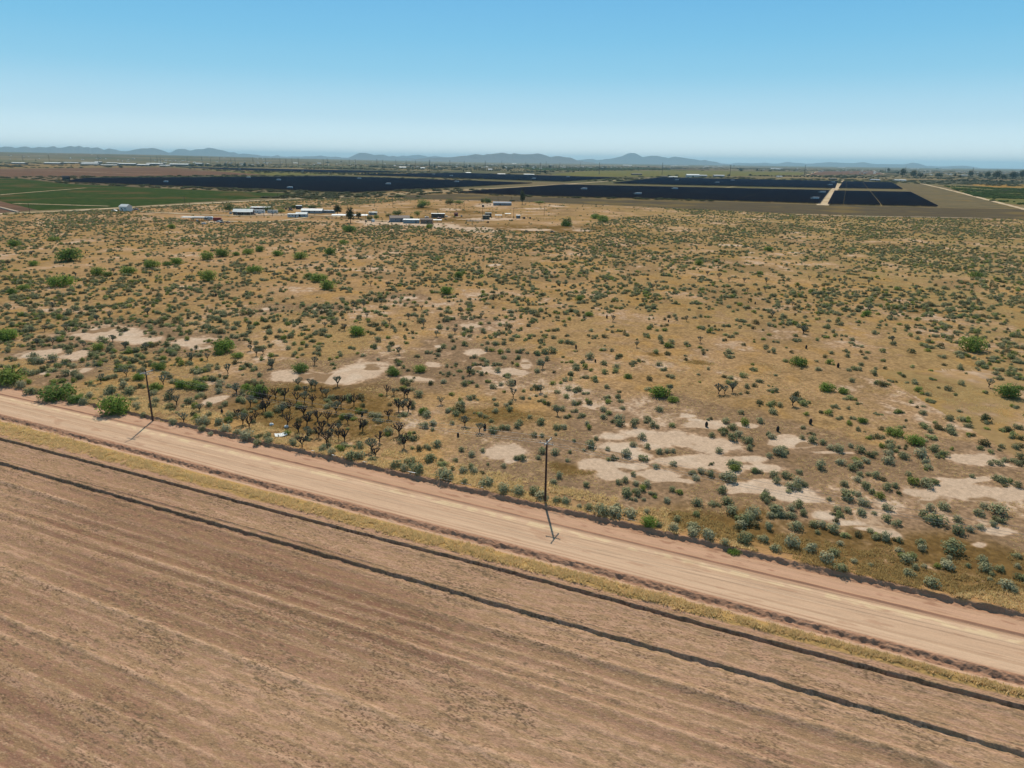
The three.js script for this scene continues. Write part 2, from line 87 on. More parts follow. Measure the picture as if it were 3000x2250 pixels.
  tracks: [[9,[[-453,-615],[-451,-636],[-418,-683],[-378,-766],[-300,-910],[-238,-1007],[-120,-1244],[117,-1718],[476,-2608]]],[5,[[-190,-1051],[-115,-1197],[36,-1504],[149,-1771]]],[7,[[1263,-2300],[1042,-1798],[818,-1303],[654,-945],[603,-831]]],[12,[[401,-955],[649,-1501],[1203,-2711]]],[8,[[-1068,-2666],[-609,-2596],[-531,-2457]]],[6,[[-1767,-2538],[-1533,-2463],[-1207,-2209],[-991,-2065]]],[6,[[-1424,-2253],[-1225,-2557]]],[5,[[-351,-682],[-294,-662],[-248,-653],[-200,-671],[-155,-653],[-108,-609]]],[4,[[-242,-593],[-206,-586],[-193,-605],[-183,-641]]],[4,[[-660,-938],[-687,-1176]]],[4,[[-1080,-1621],[-980,-1540]]],[7,[[1524,-3876],[2693,-6570]]],[7,[[4872,-10134],[2352,-4702]]],[5,[[294,-763],[398,-751],[441,-751],[487,-746]]],[4,[[-531,-774],[-418,-752]]]],
  mountains: {left: [36000,[[-21067,-29192,266],[-20759,-29412,317],[-20451,-29627,325],[-20300,-29730,357],[-20131,-29845,362],[-20031,-29913,320],[-19745,-30102,363],[-19598,-30198,316],[-19371,-30344,366],[-19150,-30484,342],[-18883,-30650,378],[-18854,-30668,334],[-18694,-30766,322],[-18412,-30935,426],[-18310,-30996,392],[-18212,-31053,409],[-18161,-31084,441],[-18024,-31163,383],[-17855,-31260,378],[-17788,-31298,327],[-17637,-31384,362],[-17539,-31438,348],[-17375,-31529,265],[-17190,-31631,340],[-17044,-31710,297],[-16870,-31803,254],[-16689,-31898,257],[-16478,-32007,277],[-16073,-32213,355],[-15886,-32305,352],[-15748,-32373,377],[-15535,-32476,343],[-15405,-32538,282],[-15192,-32638,206]]],midleft: [41000,[[-17581,-37039,204],[-17198,-37219,248],[-16993,-37313,380],[-16829,-37387,420],[-16603,-37488,417],[-16383,-37585,347],[-16113,-37701,415],[-15816,-37827,410],[-15575,-37926,481],[-15342,-38021,456],[-14941,-38181,381],[-14674,-38284,292],[-14465,-38364,307],[-14264,-38439,223],[-14017,-38530,239],[-13702,-38643,194],[-13379,-38756,211],[-13133,-38840,138],[-12772,-38960,121],[-12472,-39057,214],[-12294,-39113,139],[-11663,-39306,129],[-10716,-39575,151],[-10367,-39668,207],[-10101,-39736,144],[-9316,-39928,116]]],centre: [38000,[[-8998,-36919,84],[-8634,-37006,111],[-8268,-37090,131],[-8043,-37139,236],[-7743,-37203,343],[-7484,-37256,347],[-7263,-37299,303],[-7042,-37342,251],[-6816,-37384,291],[-6592,-37424,265],[-6332,-37469,180],[-6141,-37500,219],[-5953,-37531,185],[-5650,-37578,159],[-5079,-37659,111]]],centreback: [47000,[[-7927,-46327,150],[-7363,-46420,217],[-6985,-46478,300],[-6751,-46513,257],[-5990,-46617,373],[-5422,-46686,262],[-5087,-46724,303],[-4609,-46773,254],[-4129,-46818,201],[-3406,-46876,164]]],centrenear: [29000,[[-4023,-28720,52],[-3730,-28759,85],[-3287,-28813,147],[-3140,-28829,127],[-2844,-28860,153],[-2429,-28898,173],[-2012,-28930,227],[-1892,-28938,237],[-1534,-28959,279],[-1235,-28974,266],[-1085,-28980,313],[-906,-28986,299],[-517,-28995,341],[-121,-29000,309],[-61,-29000,347],[419,-28997,296],[868,-28987,339],[1169,-28976,277],[1409,-28966,231],[1617,-28955,274],[1857,-28940,228],[2156,-28920,212],[2458,-28896,93],[2876,-28857,50],[3114,-28832,16]]],mesa: [43000,[[2940,-42899,63],[3643,-42845,156],[4431,-42771,230],[4696,-42743,183],[5434,-42655,242],[5992,-42581,354],[6410,-42519,556],[6838,-42453,561],[7277,-42380,370],[7696,-42306,466],[8076,-42235,463],[8675,-42116,303],[9001,-42047,403],[9426,-41954,375],[9594,-41916,341],[9844,-41858,303],[10422,-41718,228],[10661,-41657,272],[10788,-41625,212],[11154,-41528,175],[11483,-41438,77],[11965,-41302,23]]],faint: [50000,[[13359,-48182,10],[13816,-48053,64],[14269,-47921,118],[15176,-47641,97],[15837,-47426,163],[16282,-47275,113],[16628,-47154,136],[17139,-46971,204],[17780,-46732,189],[18208,-46567,126],[18742,-46354,179],[19430,-46070,235],[19835,-45897,217],[20677,-45524,193],[21175,-45295,245],[21638,-45075,207],[21947,-44926,158],[22792,-44503,205],[23090,-44349,153],[23540,-44112,269],[23940,-43896,187],[24196,-43756,105],[24715,-43464,78],[25710,-42883,121],[26673,-42291,103]]]},
  towers: [[-2762,-4167],[-2618,-4173],[-2425,-4323],[-2301,-4692],[-2108,-4379],[-1949,-4083],[-2201,-4990],[-1979,-4697],[-1874,-4572],[-2101,-5288],[-1668,-4363],[-1654,-4390],[-1422,-4033],[-1429,-4260],[-1431,-4527],[-1213,-3935],[-1234,-4112],[-1256,-4306],[-1201,-4657],[-1053,-4171],[-1084,-4862],[-934,-4348],[-774,-4165],[-842,-4722],[-809,-5042],[-528,-3951],[-371,-3225],[-408,-4656],[-326,-4767],[-146,-3664],[103,-3001],[364,-3198],[644,-3242],[933,-3213],[1290,-3302],[2163,-4336],[2353,-3816],[-99,-5584],[77,-5309],[232,-5517],[343,-5666],[520,-5904],[-644,-5629],[-788,-5378]],
  trees: [[-276,-706.8,10.6,7.8,0],[-272,-717.5,6.5,3.6,0],[-259.2,-705.2,9.8,4.2,0],[-238.1,-704.5,11.1,4.9,0],[-166.6,-685.7,7.9,8.9,1],[-222.4,-693.4,7.5,4.1,0],[-227.4,-753.1,6.6,4.4,0],[-209.1,-757,9.5,3.7,0],[-134.1,-594.1,7.4,12,1],[-136.4,-637,5.5,5.5,1],[-123.8,-620.3,5.9,4.1,0],[-120.9,-635.8,4.8,4.2,0],[-108.9,-683.2,11.6,4.5,0],[-113.8,-661,6.3,3.1,0],[-90.8,-682.1,5.8,4.8,0],[-91.1,-641,4.2,2.7,0],[-65.6,-560.6,5.3,3.2,0],[-101,-809.2,13.7,8.4,0],[-102.1,-796.9,9,4.5,0],[-75.6,-860.2,11.3,6.5,0],[-66.3,-876.3,12.3,4.9,0],[-33.3,-891.2,10.8,6.7,0],[-39.4,-897.1,5,5.9,0],[9.5,-886.9,7,15.7,1],[43.7,-595.9,9.2,6.2,0],[77.7,-695.3,7.9,3.3,0],[78.6,-639.5,9,3,0],[-161.5,-1028.2,17.5,3.4,0],[-134.9,-1025.7,9.7,2.4,0],[31.3,-921.5,12.9,2.6,0],[1886.3,-3605.1,32.3,45.5,1],[1966.3,-3655.4,34.8,36.8,1],[1894.7,-3462.1,36.8,23.9,1],[1991.5,-3594.2,11.5,15.3,1],[2085.7,-3652.1,47.1,23.5,1],[2420.1,-3940.2,32.3,36.7,1],[2424.6,-3860.4,25.5,21.3,1],[2326.5,-3647.1,30.3,36.3,1],[2184.7,-3360.4,41.1,41.1,1],[2228.6,-3384.8,37.8,22.7,1],[2303.2,-3426.3,46.2,38.5,1],[2446.3,-3573.8,48.5,44.4,1],[2373.6,-3996.6,17.3,17.3,1],[2256,-3756.7,24.5,14.3,1],[2475.6,-4796.2,25.2,20.1,1],[3554.6,-7071,36.9,36.9,1],[1654.5,-5436.9,53,23.9,0],[1884.1,-5479.1,27,16.2,0],[1831.2,-5610.9,24.8,19.3,1],[1881,-5659.9,16.7,13.9,1],[901.7,-3120.9,15.2,10.6,1],[1045.4,-3288.8,19.3,9.7,1],[126.7,-3098.4,10.1,17.4,1],[290.2,-6160,34.5,23,1],[103.8,-6196.6,34.7,28.9,1],[-1.3,-5453.3,15.3,22.9,1],[-26.2,-4943.3,41.5,13.8,0],[-69.2,-4493.8,21,25.2,1],[-37,-4356.2,40.6,14.2,0],[-144.7,-4589.7,34.3,12.8,0],[-233,-4891.8,27.4,13.7,0],[-336,-5511,25.7,23.2,1],[-335.9,-4981.8,46.6,18.6,0],[-401.6,-4889.2,50.3,13.7,0],[-243.6,-4663.7,65.3,13.1,0],[-416.1,-4441.9,37.5,10.4,0],[-473.5,-4368,16.4,22.5,1],[-426.7,-4242.1,31.8,11.9,0],[-727.6,-5175.6,12.2,19.5,1],[-827.2,-5644.9,13.3,23.9,1],[-880.8,-4661.9,99.6,15.5,0],[-835.4,-4732.7,44.8,13.4,0],[-225.7,-3256.6,6.1,13.7,1],[-194.3,-3284.7,7.7,10.7,1],[-290.9,-3103.4,23.3,4.4,0],[-1669.3,-3841.5,43,17.6,0],[-1702,-4023.9,28.5,16.3,0],[-1625.1,-3918.6,35.6,17.8,1],[-1591,-3978,52,18,0],[-1688.4,-4322.1,19.5,19.5,1],[-1552.5,-4045,32.3,18.2,0],[-1474.7,-3946.1,15.7,19.6,1],[-1503.5,-4130.6,20.5,26.7,1],[-1483.5,-4165.4,33,16.5,0],[-1405.1,-4060.5,32.1,14,0],[-1389.5,-4086.2,20.1,20.1,1],[-1876.8,-4235.2,30.2,15.1,0],[-7395.9,-16307,50.1,75.2,1],[-4620.7,-10245.1,21,26.2,1],[-3929,-11626.1,45.8,28.6,1],[-2717.1,-8816.2,38.7,21.5,0],[-1976.6,-7099,68.7,13.7,0],[-2012.3,-7980,69.1,23,0],[-2269,-9708.5,37.2,27.9,1],[1799.9,-3628.6,56.7,7.6,0],[1754,-3764,77.5,9.7,0],[1423.8,-3178.6,48.7,8.1,0],[822.3,-2652.7,51.8,5.2,0],[866.4,-2530.5,62.4,5,0],[1037.5,-2671.2,53.5,5.3,0],[1306.3,-3107.8,28.3,9.4,0],[1329.8,-2998.6,30.6,7.6,0],[1506.6,-3296.2,33.8,10.1,0],[1683.5,-2719.4,11.9,4.5,0],[2000.2,-3386.4,36.7,7.3,0],[1262.4,-7599,28.7,14.4,0],[1508.4,-8385.7,23.8,19.9,1],[523.9,-2692.2,23,6.4,0],[595.1,-2855.8,19,8.2,0],[662.2,-3031.8,20.3,7.2,0],[-3709.4,-5745.5,12.8,15.9,1],[-9432.6,-16307,26.4,43.9,1],[-2037.4,-3402.3,11.1,5.5,0],[-1785.6,-3251.6,38.1,10.4,0],[-1704.9,-3206.7,23.7,11.9,0],[9257.1,-16307,104.9,26.2,0],[4801.8,-16307,39.6,31.7,1],[4914.2,-16307,31.8,23.8,1],[4727,-16307,47.5,31.7,1]],
  buildings: [['house',-247,-661.8,18.5,5.9],['camper',-237.9,-676.7,10.4,3.7],['camper',-226.1,-678.9,9.4,3.3],['flat',-252.2,-721.6,18.6,5],['tallshed',-221.9,-748.8,5.8,3.3],['longhouse',-193.2,-694.3,19.9,4.4],['mobile',-196.1,-642.1,9.1,3.1],['porch',-189.9,-647.3,10.1,3.8],['lowwall',-178.4,-697.2,12.1,2.4],['canopy',-144.4,-635.6,32.3,4.3],['canopy2',-262.7,-593.3,21.9,3],['camperr',-250.4,-595.4,6.6,3.6],['container',-244.1,-593,6,3.3],['barn',-96.9,-610.5,17.4,5.2],['lowbarn',-85.1,-598.6,13.3,3.1],['brownshed',-72.4,-597.3,10.1,3.9],['whiteshed',-64.2,-605.4,7.4,2.3],['longtrailer',-69.5,-660.6,12.1,4],['redbox',-66.3,-641.4,3.3,2.4],['redshed',-54.6,-680.1,3.5,3.2],['darkshed',-24.2,-677,6,3.8],['darkshed2',-25.1,-648.5,6.1,3.6],['corral',-33.1,-617.5,14.8,2.9],['shade',-14.4,-666.3,6.5,2.5],['shade2',-5.9,-676.1,5.7,3.5],['smallshed',3.6,-665.4,3.7,2.8],['farhouse',-14.5,-860.6,22.5,4],['box',-35.4,-823.5,2.3,2.3],['whitehouse',-368.5,-688.2,8.4,6.6],['smallcabin',-133.1,-683.1,7.5,2.6]],
  vehicles: [[-375.4,-682.1,5.1],[-367.9,-698.1,5.2],[-363.5,-699,5.2],[-231,-571.8,3.5],[-227.6,-575.6,3.5],[-240.7,-560.8,3.1],[28.2,-532.6,3.5],[17,-536.2,2],[9.3,-529.9,2.2],[-222.4,-722.5,4.9],[-78.9,-654.9,3.7],[-62.5,-670.2,1.9],[-60.2,-638.6,1.5],[-237,-580.6,3.8]],
  hpoles: [[-353.8,-783.7],[-301.9,-678],[-287.3,-889.3],[-285.3,-905.6],[-218.4,-634.2],[-206.5,-836.8],[-133.5,-802.1],[-60.8,-760.4],[-52.8,-767.5],[-120.2,-586.3],[-116.9,-593.5],[-0.5,-664.7],[28.7,-699.6],[-19.6,-873.1],[-3.7,-876.8],[-28.7,-659.7],[-427.1,-640.7],[-216.3,-650.7]],
  farbuildings: [[667,-2780,48,12,'w'],[749,-2955,34.1,7.1,'g'],[827,-3004,43.6,7.3,'g'],[2943,-8395,112,12,'w'],[1114,-3120,23.2,4.6,'w'],[518,-3152,44.7,6,'d'],[1825,-12083,142.5,12,'w'],[3221,-15043,143.5,12,'w'],[3587,-15818,189.1,12,'w'],[-16,-12795,71.6,12,'w'],[-136,-4085,22.9,7.6,'w'],[-51,-2811,28.9,3.9,'w'],[54,-2818,39.4,3.9,'w'],[-189,-3013,21.1,4.2,'w'],[-533,-4291,26.2,8.1,'w'],[-680,-4497,42.4,8.5,'w'],[-2518,-4047,100,11.1,'r'],[-2671,-3997,78.5,9,'r'],[-2787,-4667,106.5,7.6,'r'],[-2538,-4438,112.1,11.9,'r'],[-2272,-3973,106.7,8.5,'r'],[-2860,-5097,49.1,10.9,'r'],[-2595,-4790,83.8,7.6,'r'],[-2079,-3806,91,6.1,'r'],[-2185,-4187,110.1,11,'r'],[-1926,-3851,70.3,10,'r'],[-2114,-4363,108.5,12,'r'],[-1806,-3831,59.3,7.9,'r'],[-1895,-4196,118.1,12,'r'],[-2073,-4877,49.4,12,'r'],[-3608,-9138,142,12,'w'],[-3923,-10078,65.6,12,'w'],[-2034,-6884,40.2,10,'w'],[-1808,-6856,33.1,12,'w'],[-922,-1515,12.4,9.1,'k'],[1266,-2602,33.7,5.4,'g'],[1352,-2600,41,5.5,'w'],[8763,-16307,189.9,12,'w'],[9463,-16307,219.8,12,'w'],[3596,-13020,63,12,'w'],[3162,-12264,59.1,12,'w'],[7161,-16307,166.1,12,'w'],[1154,-2685,27.3,5.5,'d'],[584,-2729,31.2,3.9,'w'],[545,-2705,25.7,5.1,'d']],
  dump: [[-43.4,-124.5],[-47,-130.1],[-43.8,-129.1]],
  poles: [[-71.55,-132.65],[5.33,-98.6]]
};

// ---------------------------------------------------------------- the land: field, road, bank and desert share one height function
const RA = 24.2 * Math.PI / 180, CA = Math.cos(RA), SA = Math.sin(RA);
const toST = (x, z) => [x * CA + z * SA, x * SA - z * CA];           // along the road, across it (desert side positive)
const toXZ = (s, t) => [s * CA + t * SA, s * SA - t * CA];
const bend = (s, t) => .017 * clamp(7.5 - s, -60, 140) * ss(74.3, 77.3, t);  // the road drifts a little from the field's rows
const FUR = [[66.0, .8, .34], [73.1, .55, .36]];
function ditch(u, w, d) { return -d * ss(-w * .75, -w * .2, u) * (1 - ss(w * .42, w * .5 + .06, u)); }
const RIDGES = []; { const R = rng(5150); for (let t = 20; t < 64; t += 1.5 + 3.2 * R()) RIDGES.push([t, .16 + .2 * R(), .1 + .16 * R(), R() * 99]); for (let t = 67.5; t < 72; t += 1.2 + 1.2 * R()) RIDGES.push([t, .14, .05 + .06 * R(), R() * 99]); }
function ridge(s, t) { let h = 0; for (const [c, w, a, k] of RIDGES) { if (Math.abs(t - c) > 1.6) continue; const u = t - c - .5 * (vn(s * .025, k) - .5) - .12 * (vn(s * .8, k) - .5); h += a * ss(.22, .62, vn(s * .045, k + 7)) * Math.exp(-((u / w) ** 2)); } return h; }   // earth thrown up by single passes of the plough
function profile(s, tt) {
  const t = tt - bend(s, tt);
  let h = -.8;
  if (t < 78.4) {
    for (const [c, w, d] of FUR) { const wob = .22 * (fbm(s * .9, c, 2) - .5) + .5 * (vn(s * .03, c * 3) - .5), u = t - c - wob; h += ditch(u, w * (1 + .3 * (vn(s * 1.3, c) - .5)), d * (.9 + .35 * (vn(s * 2.1, c + 5) - .5))); h += .1 * Math.exp(-(((u - w * .9) / .35) ** 2)); }
    if (t < 73.6) { // tillage: low uneven ridges along the rows
      const r = (vn(t * .42, 3.3 + s * .004) - .5) * .2 + (vn(t * 1.15, 9.7 + s * .01) - .5) * .16;
      h += ridge(s, t) + r * (1 - ss(72.8, 73.8, t)) + (fbm(s * .9, t * 2.2, 2) - .5) * .14;
    }
    h += .16 * ss(74.4, 75, t) * (1 - ss(76, 77, t));                     // grassy hump
    h += .42 * ss(77.35, 78.2, t + .25 * (vn(s * 1.7, 4.4) - .5)) + ss(76.9, 77.4, t) * (1 - ss(78.1, 78.5, t)) * (fbm(s * 2.3, t * 3, 2) - .5) * .5; // turned earth up to the road
  } else if (t < 89.4) {
    h = -.38 + .05 * Math.sin((t - 78.4) / 11 * Math.PI) + .14 * Math.exp(-(((t - 86.35 - .25 * (vn(s * .05, 1.1) - .5)) / .22) ** 2)) * (.6 + .8 * vn(s * .6, 2.2));
    h += (vn(t * 2.2, s * .05) - .5) * .03;
  } else h = -.38;
  const edge = t + .7 * (fbm(s * .35, 8.8, 3) - .5);
  if (t > 88.6) h += (.38 + .17 * Math.exp(-(((edge - 90.75) / .5) ** 2))) * ss(90.05, 90.45, edge) + ss(89.3, 89.8, edge) * (1 - ss(90.6, 91.2, edge)) * (fbm(s * 1.9, t * 2.6, 3) - .5) * .62;
  return h;
}
function groundY(x, z) {
  const [s, t] = toST(x, z);
  if (t < 91.6) return profile(s, t);
  const fade = ss(91, 96, t) * (1 - ss(330, 420, Math.hypot(x, z)));
  return profile(s, 92) * (1 - ss(92, 95, t)) + fade * ((fbm(x * .045, z * .045, 2) - .5) * .5 + (fbm(x * .5, z * .5, 2) - .5) * .12);
}
function sheet(sl, tl, uv, yf, w = toXZ) { // grid over two lists of lines
  const ns = sl.length, nt = tl.length, p = new Float32Array(ns * nt * 3), q = new Float32Array(ns * nt * 2), ix = [];
  for (let j = 0; j < nt; j++) for (let i = 0; i < ns; i++) { const [x, z] = w(sl[i], tl[j]), k = j * ns + i; p[k * 3] = x; p[k * 3 + 1] = yf(x, z, sl[i], tl[j]); p[k * 3 + 2] = z; const e = uv(sl[i], tl[j], x, z); q[k * 2] = e[0]; q[k * 2 + 1] = e[1]; if (i < ns - 1 && j < nt - 1) ix.push(k, k + 1, k + ns, k + 1, k + ns + 1, k + ns); }
  const g = new THREE.BufferGeometry(); g.setAttribute('position', new THREE.BufferAttribute(p, 3)); g.setAttribute('uv', new THREE.BufferAttribute(q, 2)); g.setIndex(ix); g.computeVertexNormals();
  if (g.attributes.normal.getY(Math.floor(ns * nt / 2)) < 0) { const a = g.index.array; for (let i = 0; i < a.length; i += 3) { const b = a[i + 1]; a[i + 1] = a[i + 2]; a[i + 2] = b; } g.computeVertexNormals(); }
  return g;
}
function lines(...parts) { const o = []; for (const [a, b, st] of parts) for (let v = a; v < b - st * .3; v += st) o.push(v); o.push(parts.at(-1)[1]); return o; }
const S_LINES = lines([-6000, -900, 850], [-900, -300, 60], [-300, -150, 8], [-150, 60, .4], [60, 160, 8], [160, 900, 60], [900, 6000, 850]);

// field soil: straw, clods and darker damp passes drawn out along the rows
function fieldColour(s, t) {
  const big = fbm(s * .016 + 3, t * .05, 3), band = vn(t * .23, 5.1 + s * .006), row = vn(t * 1.6, s * .012), row2 = vn(t * .55 + 40, s * .006 + 2);
  const st = fbm(s * .9, t * 3.4, 3), fine = fbm(s * 4.2, t * 8.5, 2), g = h2(Math.floor(s * 14), Math.floor(t * 19));
  const c = [178, 140, 114], drill = vn(t * 3.1 + .6 * vn(s * .2, t), s * .02 + 8);
  mix3(c, [142, 106, 86], ss(.45, .72, big) * .8 + ss(.62, .85, band) * .35);
  mix3(c, [205, 165, 134], ss(.6, .86, row) * .5 + ss(.66, .84, row2) * .5);
  mix3(c, [200, 160, 130], ss(.62, .82, drill) * .5 * ss(.35, .6, vn(t * .3 + 4, s * .02)));
  mix3(c, [210, 170, 140], clamp(ridge(s, t) * 6) * .7);                        // dry crumbs on the ridges
  mix3(c, [154, 126, 92], ss(.38, .62, st) * .55);
  mix3(c, [116, 92, 72], ss(.52, .76, fine) * (.3 + .6 * ss(.4, .7, fbm(s * .22 + 9, t * .5, 2))));
  mix3(c, [98, 84, 66], ss(.6, .78, fbm(s * 1.7 + 50, t * 5, 2)) * .55 * ss(.4, .6, fbm(s * .11, t * .3, 2)));
  mix3(c, [210, 176, 142], ss(.66, .82, fbm(s * 3.1 + 20, t * 7, 2)) * .45);
  const k = .93 + .14 * g; return [c[0] * k, c[1] * k, c[2] * k];
}
const FS0 = -135, FS1 = 40, FT0 = 20, FT1 = 74.2;
const fieldMap = texture(2048, 1024, (u, v) => fieldColour(FS0 + u * (FS1 - FS0), FT0 + v * (FT1 - FT0)));
const fieldBump = texture(2048, 1024, (u, v) => { const s = FS0 + u * (FS1 - FS0), t = FT0 + v * (FT1 - FT0); const b = 255 * (.55 * fbm(s * 2.2, t * 5, 3) + .45 * vn(s * 7, t * 13)); return [b, b, b]; }, false);
structure('ploughed_field', sheet(S_LINES, lines([-900, -100, 80], [-100, 20, 4], [20, 64.4, .33], [64.4, 67.6, .09], [67.6, 71.8, .3], [71.8, 74.2, .08]), (s, t) => [(s - FS0) / (FS1 - FS0), (t - FT0) / (FT1 - FT0)], (x, z, s, t) => t < -20 ? -.8 : profile(s, t)),
  new THREE.MeshLambertMaterial({ color: BASE, map: fieldMap, bumpMap: fieldBump, bumpScale: .07 }));

// verge, turned earth, graded road, shoulder and bank
function roadColour(s, tt) {
  const t = tt - bend(s, tt) + .3 * (vn(s * .06, 7.7) - .5), f = fbm(s * .35, t * 3.2, 3), g = h2(Math.floor(s * 11), Math.floor(tt * 27)), lump = fbm(s * 2, tt * 3.5, 3);
  const strk = vn(t * 4.5, s * .03), strk2 = vn(t * 1.7, s * .015 + 4);
  const c = [192, 150, 122];                                                               // soil under the grass
  const wob = .5 * (fbm(s * .4, 2, 2) - .5);
  mix3(c, [186, 150, 92], ss(74.4, 74.9, t + wob) * (1 - ss(76.1, 76.8, t + wob)) * .9);
  mix3(c, [206, 168, 138], ss(76.4, 76.9, t) * (1 - ss(77.1, 77.4, t + wob)));
  mix3(c, mix3([176, 133, 106], [190, 147, 119], ss(.4, .7, lump)), ss(77.0, 77.4, t + wob) * (1 - ss(78.3, 78.8, t + .8 * wob)));
  mix3(c, [217, 181, 150], ss(78.4, 78.9, t));
  mix3(c, [204, 168, 138], ss(79.5, 82, t) * (1 - ss(83.4, 84.4, t)) * (.35 + .5 * strk2));
  mix3(c, [229, 200, 160], ss(84.0, 84.6, t) * (1 - ss(85.3, 85.7, t)) * ss(.38, .62, fbm(s * .8, t * 1.1, 2)) * .85);
  mix3(c, [197, 156, 126], ss(85.4, 85.9, t) * .9);
  mix3(c, [168, 124, 100], ss(86.0, 86.25, t) * (1 - ss(86.5, 86.8, t)) * .8);  // dark line along the small windrow: its shading put into the colour
  mix3(c, [204, 162, 134], ss(86.8, 87.6, t) * .6 * ss(.3, .6, strk2));
  mix3(c, [160, 118, 94], ss(.58, .8, fbm(s * .5, t * 1.4 + 30, 3)) * ss(86.9, 87.6, t) * .6);
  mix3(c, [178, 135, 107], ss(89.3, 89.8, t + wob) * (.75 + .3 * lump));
  mix3(c, [178, 138, 92], ss(90.5, 90.9, t + wob) * (.7 + .3 * f));
  mix3(c, [170, 134, 106], ss(.56, .76, strk) * .3 * ss(78.6, 79.2, t) * (1 - ss(85.6, 86, t)));
  mix3(c, [172, 126, 100], ss(.62, .8, vn(t * 2.6, s * .01 + 40)) * .45 * ss(78.5, 78.7, t) * (1 - ss(79.6, 80.4, t)));
  for (let q = 0; q < 4; q++) { const w = 80.2 + q * 1.15 + 1.1 * (fbm(s * .018, q < 2 ? 3 : 60, 2) - .5), u = Math.abs(t - w - (q % 2) * .55); mix3(c, [226, 194, 162], (1 - ss(.1, .26, u)) * .32 * ss(.3, .6, vn(s * .05, q + 11))); }   // wheel paths packed pale
  mix3(c, [182, 140, 112], ss(.66, .8, fbm(s * .28 + 70, t * .9, 3)) * .45 * ss(78.8, 79.4, t) * (1 - ss(85, 86, t)));
  const k = .95 + .07 * g + .1 * (f - .5); return [c[0] * k, c[1] * k, c[2] * k];
}
const RS0 = -150, RS1 = 45, RT0 = 74.2, RT1 = 92.6;
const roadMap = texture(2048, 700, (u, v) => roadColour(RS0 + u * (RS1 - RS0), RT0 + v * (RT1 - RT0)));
const roadBump = texture(2048, 700, (u, v) => { const s = RS0 + u * (RS1 - RS0), t = RT0 + v * (RT1 - RT0), tt = t - bend(s, t); const rough = ss(88.9, 89.8, tt) + (1 - ss(78.3, 78.8, tt)); const b = 255 * clamp(.5 + (.15 + .75 * Math.min(1, rough)) * (fbm(s * 3, t * 4.5, 3) - .5) * 1.3); return [b, b, b]; }, false);
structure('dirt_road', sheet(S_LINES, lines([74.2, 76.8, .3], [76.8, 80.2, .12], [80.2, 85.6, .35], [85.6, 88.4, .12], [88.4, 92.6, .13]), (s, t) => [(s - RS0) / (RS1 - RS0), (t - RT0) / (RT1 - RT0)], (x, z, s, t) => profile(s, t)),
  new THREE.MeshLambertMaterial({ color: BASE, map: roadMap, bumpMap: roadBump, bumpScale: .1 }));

// desert floor: dry grass, crust and bare clay pans
function blob(list, x, z) { let v = -9; for (const e of list) { const a = (x - e[0]) / e[2], b = (z - e[1]) / e[3]; if (a > 4 || a < -4 || b > 4 || b < -4) continue; const d = 1 - a * a - b * b; if (d > v) v = d; } return v; }
function pans(x, z, list = LAYOUT.bare, grow = 0) { // > 0 inside a pan; neighbouring pans run together
  const d = Math.hypot(x, z), far = clamp(d / 170, 1, 5), k = .09 / far;
  const wx = x + 7 * far * (fbm(x * k, z * k * .8, 3) - .5), wz = z + 9 * far * (fbm(x * k + 31, z * k * .8, 3) - .5);
  let v = 0; for (const e of list) { const a = (wx - e[0]) / (e[2] + grow), b = (wz - e[1]) / (e[3] + grow * 1.6), q = a * a + b * b; if (q < 4) { const f = 1 - q / 4; v += f * f * f; } }
  return v - .3;
}
function desertColour(x, z, fine = 1, near = LAYOUT.bare, nearO = LAYOUT.olive) {
  const [s, t] = toST(x, z);
  const n1 = fbm(x * .011, z * .011 + 5, 3), n2 = fbm(x * .06, z * .05, 3), n3 = fbm(x * .4, z * .33, 3), n4 = fine ? fbm(x * 1.9, z * 1.7, 2) : .5, g = h2(Math.floor(x * 9), Math.floor(z * 9));
  const c = [177, 141, 101];
  mix3(c, [167, 136, 90], ss(.35, .65, n1) * .7);
  mix3(c, [158, 137, 92], ss(45, 330, x - z * .12) * .8);                                   // yellower grass to the east
  mix3(c, [197, 156, 114], ss(.5, .72, n2) * .6);
  mix3(c, [150, 120, 84], ss(.48, .75, n3) * .55);
  mix3(c, [184, 141, 82], ss(.55, .75, fbm(x * .13 + 20, z * .12, 2)) * .45);
  mix3(c, [142, 116, 84], ss(.56, .74, fbm(x * .035 + 60, z * .028, 3)) * .6);
  const d = Math.hypot(x, z), o = nearO.length ? pans(x, z, nearO) : -9;
  const v = near.length ? pans(x, z, near) : -9, halo = near.length && d < 330 ? pans(x, z, near, 5) : -9;
  mix3(c, [140, 114, 91], ss(-.35, .35, halo + .8 * (n2 - .5) + .5 * (n3 - .5)) * .8);          // grey-brown crust round the pans
  mix3(c, [116, 90, 50], ss(-.4, .4, o + .7 * (n3 - .5)) * .8);
  const bareN = v + .06 + .6 * (n3 - .5) + .7 * (n2 - .5) + .12 * (n4 - .5);
  mix3(c, [196, 160, 130], ss(-.28, .05, bareN) * .6);
  mix3(c, [212, 183, 156], ss(-.09, .15, bareN) * (.88 + .12 * n4));
  mix3(c, [222, 198, 174], ss(.5, .7, fbm(x * .16 + 5, z * .16, 2)) * ss(.1, .5, bareN) * .6);
  mix3(c, [146, 116, 86], ss(.64, .72, fbm(x * .2 + 133, z * .17 + 8, 2)) * ss(-.05, .3, bareN) * .85);
  mix3(c, [182, 142, 96], ss(90, 92.5, t) * (1 - ss(93.5, 97, t)) * .55);                      // spoil along the bank
  const k = .9 + .12 * g + (n4 - .5) * (.34 - .22 * ss(0, .2, bareN)); return [c[0] * k, c[1] * k, c[2] * k];
}
